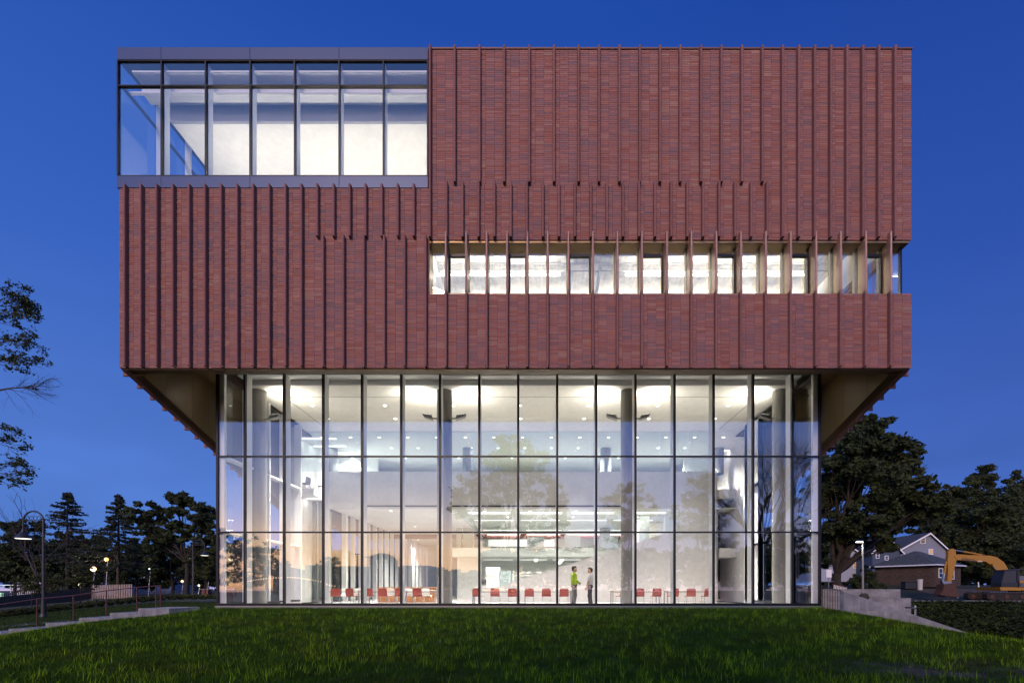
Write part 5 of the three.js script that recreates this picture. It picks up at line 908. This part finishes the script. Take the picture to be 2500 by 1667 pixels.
{ // excavator
  const d = 47, s = d / F, k = 4.9, at = [X(2420, d), -0.34, -d], ex = thing('excavator', 'yellow tracked excavator with a bent boom parked on the road at the right edge', 'excavator', at);
  const Q = (cx, cy) => [X(2020 + cx / k, d) - at[0], Y(1300 + cy / k, d) - at[1]], poly = (l) => l.map((p) => Q(...p));
  const boom = part('boom', [prism(poly([[1500, 272], [1560, 265], [1700, 274], [1930, 280], [2012, 298], [2095, 358], [2165, 470], [2230, 600], [2130, 600], [2010, 450], [1950, 392], [1880, 347], [1700, 338], [1530, 326]]), 0.42, 0.03)], M.yellow, ex);
  const tg = new TextGeometry('KOMATSU', { font, size: 0.23, depth: 0.006, curveSegments: 3 }); tg.computeBoundingBox(); const tw = tg.boundingBox.max.x, q0 = Q(1588, 333), q1 = Q(1748, 350); tg.scale((q1[0] - q0[0]) / tw, 1, 1); tg.rotateZ(Math.atan2(q1[1] - q0[1], q1[0] - q0[0])); part('lettering', tg.translate(q0[0], q0[1] - 0.0, 0.212), M.black, boom);
  const lg = Q(1805, 342); part('emblem', [prism([[-0.25, -0.07], [0.25, -0.09], [0.18, 0.02], [0.04, 0.03], [0.02, 0.13], [-0.05, 0.03], [-0.18, 0.02]], 0.006).translate(lg[0], lg[1], 0.215)], std(0.5, 0.4, 0.28, 0.6), boom);
  part('arm', [prism(poly([[1443, 235], [1462, 203], [1490, 196], [1522, 212], [1532, 330], [1500, 470], [1472, 588], [1432, 586], [1438, 470], [1432, 340]]), 0.34, 0.03)], M.yellow, ex);
  const cyl = (a, b, m, t, z = 0) => { const A = Q(...a), B = Q(...b), C = [lerp(A[0], B[0], t), lerp(A[1], B[1], t)]; part('hydraulic_cylinder', [bar(V(A[0], A[1], z), V(C[0], C[1], z), 0.045, 0.045, 10)], M.chrome, ex); part('hydraulic_cylinder', [bar(V(C[0], C[1], z), V(B[0], B[1], z), 0.085, 0.085, 12)], M.yellow, ex); };
  cyl([1518, 208], [1855, 268], 0, 0.35); cyl([1980, 440], [1945, 372], 0, 0.6, 0.27); cyl([1395, 585], [1425, 345], 0, 0.4);
  part('linkage', [prism(poly([[1360, 580], [1480, 585], [1470, 640], [1400, 640]]), 0.3, 0.02), prism(poly([[1385, 500], [1400, 500], [1395, 590], [1375, 590]]), 0.12)], M.steel, ex);
  const rust = std(0.12, 0.055, 0.035, 0.85, 0, { map: grain }), bk = part('bucket', [prism(poly([[1360, 625], [1470, 610], [1500, 660], [1530, 770], [1400, 760], [1310, 745], [1345, 690]]), 0.95, 0.03)], rust, ex);
  for (let i = 0; i < 4; i++) { const p = Q(1522, 772); part('tooth', [box(0.16, 0.1, 0.12, p[0], p[1] - 0.02, -0.36 + 0.24 * i)], M.steel, bk); }
  const cab = part('cab', [prism(poly([[2120, 455], [2146, 455], [2146, 655], [2120, 655]]), 1.1), prism(poly([[1968, 452], [2215, 436], [2230, 448], [1968, 462]]), 1.15), prism(poly([[1935, 600], [1948, 600], [1985, 462], [1972, 462]]), 1.1).translate(0, 0, 0), prism(poly([[1935, 600], [2120, 600], [2120, 650], [1935, 650]]), 1.1)], M.black, ex); cab.position.z = 0.75;
  const pane = new THREE.MeshPhysicalMaterial({ transmission: 1, thickness: 0, roughness: 0.02, ior: 1.5 }); pane.color.setRGB(0.12, 0.15, 0.17); const pg = part('pane', [prism(poly([[1950, 600], [1985, 465], [2118, 460], [2118, 600]]), 0.01).translate(0, 0, 0.5)], pane, cab); part('seat', [prism(poly([[2040, 470], [2090, 470], [2100, 600], [2030, 600]]), 0.5)], M.steel, cab);
  const body = part('body', [prism(poly([[2130, 585], [2700, 590], [2720, 690], [2130, 690]]), 2.6, 0.05), prism(poly([[1925, 655], [2720, 655], [2720, 697], [1935, 690]]), 2.5, 0.02)], M.yellow, ex); part('engine_cover', [prism(poly([[2150, 530], [2640, 525], [2690, 583], [2150, 583]]), 2.4, 0.06)], std(0.12, 0.13, 0.14, 0.7), ex);
  part('grille', [prism(poly([[2150, 605], [2278, 605], [2278, 655], [2150, 655]]), 0.02).translate(0, 0, 1.315)], M.black, body); for (let i = 0; i < 6; i++) part('grille_slat', [prism(poly([[2153, 611 + i * 7], [2275, 611 + i * 7], [2275, 614 + i * 7], [2153, 614 + i * 7]]), 0.02).translate(0, 0, 1.33)], M.steel, body);
  part('turntable', [new THREE.CylinderGeometry(0.75, 0.8, 0.22, 28).translate(Q(2300, 700)[0], Q(2300, 708)[1], 0)], M.black, ex);
  const tp = poly([[1772, 735], [1800, 716], [2620, 722], [2650, 745], [2650, 790], [2620, 812], [1830, 812], [1775, 785]]);
  for (const z of [-1, 1]) { const t = part('track', [prism(tp, 0.55, 0.03).translate(0, 0, z)], std(0.045, 0.035, 0.03, 0.9, 0, { map: soilT }), ex); for (let i = 0; i < 22; i++) { const a = Q(1815 + i * 37, 714), b = Q(1815 + i * 37, 814); part('track_shoe', [box(0.1, 0.05, 0.6, a[0], a[1] + 0.02, z), box(0.1, 0.05, 0.6, b[0], b[1], z)], M.steel, t); } for (const cx of [1830, 2000, 2180, 2360, 2540]) { const p = Q(cx, 765); part('track_roller', [new THREE.CylinderGeometry(0.2, 0.2, 0.62, 16).rotateX(Math.PI / 2).translate(p[0], p[1], z)], rust, t); } }
}
// ---------------------------------------------------------------- what the glass mirrors: trees and a gabled hall behind the camera
{
  const back = (px, py, dv) => [X(px, dv), Y(py, dv), dv - 2 * DG];                      // a mirrored pixel at path length dv stands behind the camera
  const L0 = (pxc, list, dv) => list.map(([px, py, dz, rp]) => [X(px, dv) - X(pxc, dv), Y(py, dv) + 1, dz, rp * dv / F]);
  const tree = (label, px, dv, list, n, seed, mat = LEAF.deep, ls = 0.34) => { const p = back(px, CY, dv); return leafyTree('plane_tree', label, [p[0], -1, p[2]], 4, 0.24, L0(px, list, dv), n, ls, mat, seed, undefined, 0.26, 20); };
  tree('big tree whose crown shows mirrored in the middle of the glass wall', 1245, 56, [[1250, 1110, 0, 50], [1215, 1150, 1, 55], [1300, 1150, -1, 50], [1150, 1200, 0, 55], [1250, 1210, 1, 60], [1340, 1210, 0, 50], [1190, 1255, 0, 50], [1290, 1260, 1, 50], [1370, 1255, 0, 35], [1240, 1085, 0, 30], [1120, 1235, 0, 35], [1200, 1300, 0, 40], [1280, 1305, 0, 40], [1340, 1300, 0, 32]], 19000, 601);
  tree('tree whose crown shows mirrored around the third column', 1540, 80, [[1540, 1210, 0, 40], [1500, 1240, 0, 38], [1580, 1240, 0, 38], [1545, 1270, 0, 45], [1510, 1300, 0, 40], [1590, 1290, 0, 30]], 9000, 602);
  tree('tree mirrored faintly in front of the white stair wall', 1720, 76, [[1720, 1200, 0, 45], [1680, 1250, 0, 45], [1750, 1260, 0, 50], [1700, 1310, 0, 55], [1760, 1330, 0, 45]], 9000, 603);
  tree('dark tree mirrored low in the left panes beside the first column', 650, 74, [[640, 1350, 0, 36], [665, 1385, 0, 36], [600, 1335, 0, 34], [560, 1345, 0, 40], [535, 1310, 0, 22], [620, 1400, 0, 40], [560, 1400, 0, 40]], 8000, 604, LEAF.deep);
  tree('round tree mirrored above the gabled hall', 805, 96, [[790, 1385, 0, 20], [812, 1375, 0, 20], [800, 1400, 0, 22]], 3000, 605, LEAF.deep);
  tree('dark tree mass mirrored low in the last panes at the right', 1940, 62, [[1880, 1330, 0, 45], [1940, 1310, 0, 45], [1850, 1380, 0, 45], [1975, 1370, 0, 45], [1920, 1400, 0, 50], [2010, 1330, 0, 40], [2050, 1350, 0, 50]], 9000, 606, LEAF.deep);
  { const dv = 50, p = back(1862, CY, dv), t = thing('leafless_tree', 'tall leafless spreading tree mirrored in the right end of the glass', 'tree', [p[0], -1, p[2]]), r = rng(611), o = []; part('trunk', [bar(V(0, -0.3, 0), V(0, 4.6, 0), 0.36, 0.28, 12)], M.bark, t); for (let i = 0; i < 6; i++) twigs(r, V(0, 4.2 + 0.2 * i, 0), V(Math.cos(i * 1.05) * 0.55, 1, Math.sin(i * 1.05) * 0.5).normalize(), 3.6, 0.2, 5, o); part('branch', o, M.twig, t); }
  // long hall with two gables, string of lights, street
  const dv = 100, gy = -1, o = thing('gabled_hall', 'long low dark hall with a rounded gable mirrored low in the left panes', 'building', [0, 0, 0]), zz = dv - 2 * DG, q = (px) => X(px, dv), yy = (py) => Y(py, dv), dk = std(0.10, 0.085, 0.075, 0.85, 0, { map: plasterT });
  part('wall', [slab(q(744), q(1050), gy, yy(1381), zz, zz + 14)], dk, o); part('wall', [prism([[q(914), gy], [q(968), gy], [q(968), yy(1368)], [q(955), yy(1354)], [q(941), yy(1350)], [q(927), yy(1354)], [q(914), yy(1360)]], 4).translate(0, 0, zz - 1.6)], dk, o); part('wall', [prism([[q(1013), gy], [q(1056), gy], [q(1056), yy(1392)], [q(1036), yy(1382)], [q(1013), yy(1391)]], 4).translate(0, 0, zz - 1.6)], dk, o); part('wall', [prism([[q(676), gy], [q(744), gy], [q(744), yy(1395)], [q(700), yy(1385)], [q(690), yy(1386)], [q(676), yy(1393)]], 4).translate(0, 0, zz)], dk, o);
  for (let i = 0; i < 4; i++) part('window', [slab(q(926 + i * 10), q(933 + i * 10), yy(1428), yy(1372), zz - 3.64, zz - 3.6)], M.black, o);
  const sl = thing('string_lights', 'arched string of warm lights mirrored low in the left panes', 'lights', [0, 0, 0]), ds = 70, zs = ds - 2 * DG; for (let i = 0; i < 40; i++) { const t = i / 39, px = lerp(578, 820, t), py = 1432 - 22 * Math.sin(Math.PI * (0.12 + 0.85 * t)); part('bulb', [new THREE.SphereGeometry(0.10, 6, 5).translate(X(px, ds), Y(py, ds), zs)], glow(1, 0.62, 0.35, 5), sl); } part('wire', Array.from({ length: 39 }, (_, i) => { const P = (t) => V(X(lerp(578, 820, t), ds), Y(1431 - 22 * Math.sin(Math.PI * (0.12 + 0.85 * t)), ds), zs); return bar(P(i / 39), P((i + 1) / 39), 0.02, 0.02, 4); }), M.black, sl);
  for (const [px, py] of [[876, 1352], [896, 1358], [910, 1361]]) { const p = back(px, py, 105), l = thing('yard_lamp', `yard lamp on a thin mast mirrored ${px < 880 ? 'left of' : px < 900 ? 'between the masts beside' : 'right beside'} the rounded gable`, 'lamp', [p[0], -1, p[2]]); part('pole', [bar(V(0, 0, 0), V(0, p[1] + 1, 0), 0.07)], M.black, l); part('head', [box(1.2, 0.15, 0.3, 0, p[1] + 1.05, 0)], M.black, l); }
  const wood = thing('tree_line', 'low line of far trees mirrored along the bottom of the glass, right of the gabled hall', 'trees', [0, 0, 0]); { const r = rng(620), cl = []; for (let i = 0; i < 160; i++) { const px = lerp(1050, 1180, r()); cl.push([X(px, 150), Y(1437 - r() * 38, 150), 150 - 2 * DG + r() * 6, 1.6]); } for (let i = 0; i < 1300; i++) { const px = lerp(1175, 2150, r()), top = 1352 - 26 * fbm(NA, px * 0.02, 3) + 0.02 * Math.abs(px - 1600); cl.push([X(px, 150), Y(lerp(1437, top, Math.pow(r(), 0.7)), 150), 150 - 2 * DG + r() * 10, 1.7]); } part('crown', leaves(r, cl, 26000, 1.5), LEAF.deep, wood); wood.userData.kind = 'stuff'; }
}
{ // far woods that close the view under and between the nearer crowns
  const r = rng(640), cl = [];
  for (let i = 0; i < 1500; i++) { const right = i % 2, d = 118 + r() * 14, px = right ? lerp(1990, 2640, r()) : lerp(-120, 1080, r()), top = (right ? 1352 : 1372) - 26 * fbm(NA, px * 0.02, 7); cl.push([X(px, d), Y(lerp(1432, top, Math.pow(r(), 0.75)), d), -d, 1.6]); }
  const w = thing('far_woods', 'continuous dark belt of far woods behind the houses, fences and low buildings', 'woods'); w.userData.kind = 'stuff'; part('crown', leaves(r, cl, 30000, 1.5), LEAF.deep, w);
}
// ---------------------------------------------------------------- people
function field(bones, k, pad = 0.03, cell = 0.016) {           // smooth union of tapered capsules, meshed with marching cubes
  const lo = V(1e9, 1e9, 1e9), hi = V(-1e9, -1e9, -1e9);
  for (const [a, b, ra, rb] of bones) for (const [p, q] of [[a, ra], [b, rb]]) { lo.min(p.clone().subScalar(q + pad)); hi.max(p.clone().addScalar(q + pad)); }
  const c = lo.clone().add(hi).multiplyScalar(0.5), half = Math.max(hi.x - lo.x, hi.y - lo.y, hi.z - lo.z) / 2 * 1.06, res = Math.min(132, Math.ceil(2 * half / cell)), mc = new MarchingCubes(res, new THREE.MeshStandardMaterial(), false, false, 260000);
  mc.isolation = 0; const h = res / 2, f = mc.field;
  const B = bones.map(([a, b, ra, rb, sx = 1]) => { const d = b.clone().sub(a); return [a, d, d.lengthSq() || 1e-9, ra, rb, sx]; });
  for (let z = 0; z < res; z++) for (let y = 0; y < res; y++) for (let x = 0; x < res; x++) {
    const px = c.x + (x - h) / h * half, py = c.y + (y - h) / h * half, pz = c.z + (z - h) / h * half; let acc = 0, best = 1e9;
    for (const [a, d, l, ra, rb, sx] of B) { const ex = px - a.x, ey = py - a.y, ez = pz - a.z, t = clamp((ex * d.x + ey * d.y + ez * d.z) / l, 0, 1), qx = ex - d.x * t, qy = ey - d.y * t, qz = (ez - d.z * t) * sx, q = Math.sqrt(qx * qx + qy * qy + qz * qz) - lerp(ra, rb, t); if (q < 0.2) acc += Math.exp(-q / k); if (q < best) best = q; }
    f[x + y * res + z * res * res] = acc > 0 ? k * Math.log(acc) : -best;
  }
  mc.update(); const n = mc.count, g = new THREE.BufferGeometry(), P = mc.positionArray.slice(0, n * 3), N = mc.normalArray.slice(0, n * 3);
  for (let i = 0; i < n * 3; i += 3) { P[i] = P[i] * half + c.x; P[i + 1] = P[i + 1] * half + c.y; P[i + 2] = P[i + 2] * half + c.z; const l = Math.hypot(N[i], N[i + 1], N[i + 2]) || 1; N[i] /= l; N[i + 1] /= l; N[i + 2] /= l; }
  g.setAttribute('position', new THREE.BufferAttribute(P, 3)); g.setAttribute('normal', new THREE.BufferAttribute(N, 3)); g.setAttribute('uv', new THREE.BufferAttribute(new Float32Array(n * 2), 2)); return g;
}
// local frame of a figure: x forward (towards the other person), y up, z to the figure's right
function person(label, at, turn, H, look, arms) {
  const s = H / 1.75, v = (x, y, z) => V(x * s, y * s, z * s), t = thing('person', label, 'person', at, turn);
  const skin = std(...look.skin, 0.6), hipY = 0.92, legs = [], body = [], shirt = [], shoes = [];
  const J = { neck: v(-0.005, 1.46, 0), chest: v(-0.01, 1.28, 0), waist: v(0.0, 1.06, 0), hip: v(-0.01, 0.94, 0), head: v(0.035, 1.62, 0) };
  for (const z of [-1, 1]) {
    const hip = v(0, hipY, z * 0.095), knee = v(look.step * z * 0.35 + 0.02, 0.50, z * 0.10), ank = v(look.step * z - 0.03, 0.09, z * 0.105);
    body.push([hip, knee, 0.075 * s, 0.05 * s], [knee, ank, 0.05 * s, 0.035 * s]);
    legs.push([hip, knee, 0.098 * s, 0.072 * s], [knee, ank, 0.072 * s, 0.06 * s]);
    shoes.push([ank.clone().add(v(-0.03, -0.045, 0)), ank.clone().add(v(0.15, -0.058, z * 0.02)), 0.043 * s, 0.032 * s]);
    const sh = v(-0.01, 1.42, z * 0.185), A = arms[z < 0 ? 0 : 1], el = v(...A[0]), wr = v(...A[1]);
    body.push([sh, el, 0.045 * s, 0.038 * s], [el, wr, 0.038 * s, 0.026 * s]);
    shirt.push([sh, look.sleeve ? el : sh.clone().lerp(el, 0.72), 0.068 * s, look.sleeve ? 0.054 * s : 0.064 * s]); if (look.sleeve) shirt.push([el, el.clone().lerp(wr, 0.86), 0.054 * s, 0.042 * s]);
    // hand: palm and five bent fingers
    const dir = wr.clone().sub(el).normalize(), side = V(0, 0, 1).cross(dir).normalize(), out = dir.clone().cross(side).normalize(), palm = wr.clone().addScaledVector(dir, 0.075 * s), hb = [[wr, palm, 0.026 * s, 0.034 * s]];
    [[-0.026, 0.070], [-0.009, 0.080], [0.009, 0.075], [0.026, 0.058]].forEach(([o, L]) => { const a = palm.clone().addScaledVector(side, o * s), b = a.clone().addScaledVector(dir, L * 0.55 * s).addScaledVector(out, z * -0.008 * s), c = b.clone().addScaledVector(dir, L * 0.42 * s).addScaledVector(out, z * -0.028 * s); hb.push([a, b, 0.0095 * s, 0.009 * s], [b, c, 0.009 * s, 0.0075 * s]); });
    const th = wr.clone().addScaledVector(dir, 0.03 * s).addScaledVector(side, -0.028 * s), t2 = th.clone().addScaledVector(dir, 0.035 * s).addScaledVector(side, -0.028 * s); hb.push([th, t2, 0.012 * s, 0.010 * s], [t2, t2.clone().addScaledVector(dir, 0.03 * s), 0.010 * s, 0.008 * s]);
    body.hands = [...(body.hands || []), field(hb, 0.004, 0.01, 0.0045)];
  }
  body.push([J.hip, J.waist, 0.12 * s, 0.11 * s], [J.waist, J.chest, 0.11 * s, 0.125 * s], [v(-0.01, 1.40, -0.11), v(-0.01, 1.40, 0.11), 0.075 * s, 0.075 * s], [J.neck, v(0.012, 1.56, 0), 0.055 * s, 0.052 * s]);
  const head = [[v(0.0, 1.655, 0), v(0.02, 1.66, 0), 0.092 * s, 0.088 * s], [v(0.04, 1.58, 0), v(0.058, 1.565, 0), 0.055 * s, 0.042 * s], [v(0.092, 1.625, 0), v(0.115, 1.60, 0), 0.012 * s, 0.015 * s], [v(0.07, 1.56, -0.02), v(0.07, 1.56, 0.02), 0.035 * s, 0.035 * s], [v(0.096, 1.572, -0.014), v(0.096, 1.572, 0.014), 0.009 * s, 0.009 * s], [v(0.0, 1.635, -0.086), v(-0.01, 1.60, -0.086), 0.018 * s, 0.012 * s], [v(0.0, 1.635, 0.086), v(-0.01, 1.60, 0.086), 0.018 * s, 0.012 * s], [v(0.012, 1.50, 0), v(0.012, 1.57, 0), 0.05 * s, 0.052 * s], [v(0.078, 1.655, -0.05), v(0.085, 1.655, 0.05), 0.017 * s, 0.017 * s]];
  part('body', merge([field(body, 0.015, 0.03, 0.016), field(head, 0.008, 0.02, 0.005), ...body.hands]), skin, t);
  for (const z of [-1, 1]) part('eye', [new THREE.SphereGeometry(0.011 * s, 10, 8).translate(0.093 * s, 1.635 * s, z * 0.034 * s)], M.black, t);
  const hair = [[v(-0.02, 1.685, 0), v(0.025, 1.71, 0), 0.096 * s, 0.078 * s], [v(-0.045, 1.63, 0), v(-0.05, 1.60, 0), 0.062 * s, 0.055 * s]]; if (look.beard) hair.push([v(0.062, 1.545, -0.025), v(0.062, 1.545, 0.025), 0.034 * s, 0.034 * s]);
  part('hair', field(hair, 0.012, 0.02, 0.008), std(...look.hair, 0.8), t);
  shirt.push([v(-0.005, look.hem, 0), J.waist, 0.135 * s, 0.132 * s, 0.85], [J.waist, J.chest, 0.132 * s, 0.145 * s, 0.85], [v(-0.012, 1.395, -0.12), v(-0.012, 1.395, 0.12), 0.088 * s, 0.088 * s], [v(-0.005, 1.44, 0), v(0.0, 1.475, 0), 0.07 * s, 0.06 * s]);
  part('shirt', field(shirt, 0.02, 0.03, 0.014), std(...look.shirt, 0.85, 0, { map: grain }), t);
  legs.push([v(-0.005, 0.93, -0.05), v(-0.005, 0.93, 0.05), 0.115 * s, 0.115 * s], [v(0, 0.93, 0), v(0, 1.03, 0), 0.118 * s, 0.115 * s]);
  part('trousers', field(legs, 0.018, 0.03, 0.016), std(...look.trousers, 0.9, 0, { map: grain }), t);
  for (const b of shoes) part('shoe', field([b, [b[0], b[0].clone().add(v(0, 0.02, 0)), 0.045 * s, 0.04 * s]], 0.01, 0.02, 0.009), M.black, t);
  return t;
}
person('person in a lime green sweater and grey trousers standing with hands held in front', [X(1402, 22.1), 0.0, -22.1], 0.12, 1.78, { skin: [0.30, 0.16, 0.11], hair: [0.02, 0.016, 0.014], beard: true, shirt: [0.42, 0.62, 0.03], trousers: [0.13, 0.125, 0.12], sleeve: true, hem: 0.97, step: 0.02 }, [[[0.02, 1.12, -0.26], [0.2, 1.04, -0.10]], [[0.03, 1.12, 0.26], [0.21, 1.05, 0.09]]]);
person('person in a white T-shirt and dark trousers facing the one in lime green', [X(1441, 22.1), 0.0, -22.1], Math.PI - 0.2, 1.72, { skin: [0.40, 0.23, 0.17], hair: [0.045, 0.032, 0.026], shirt: [0.72, 0.71, 0.70], trousers: [0.05, 0.04, 0.055], sleeve: false, hem: 0.92, step: -0.03 }, [[[0.06, 1.13, -0.24], [0.15, 0.90, -0.22]], [[0.03, 1.12, 0.23], [0.13, 0.89, 0.21]]]);

renderer.render(scene, camera);
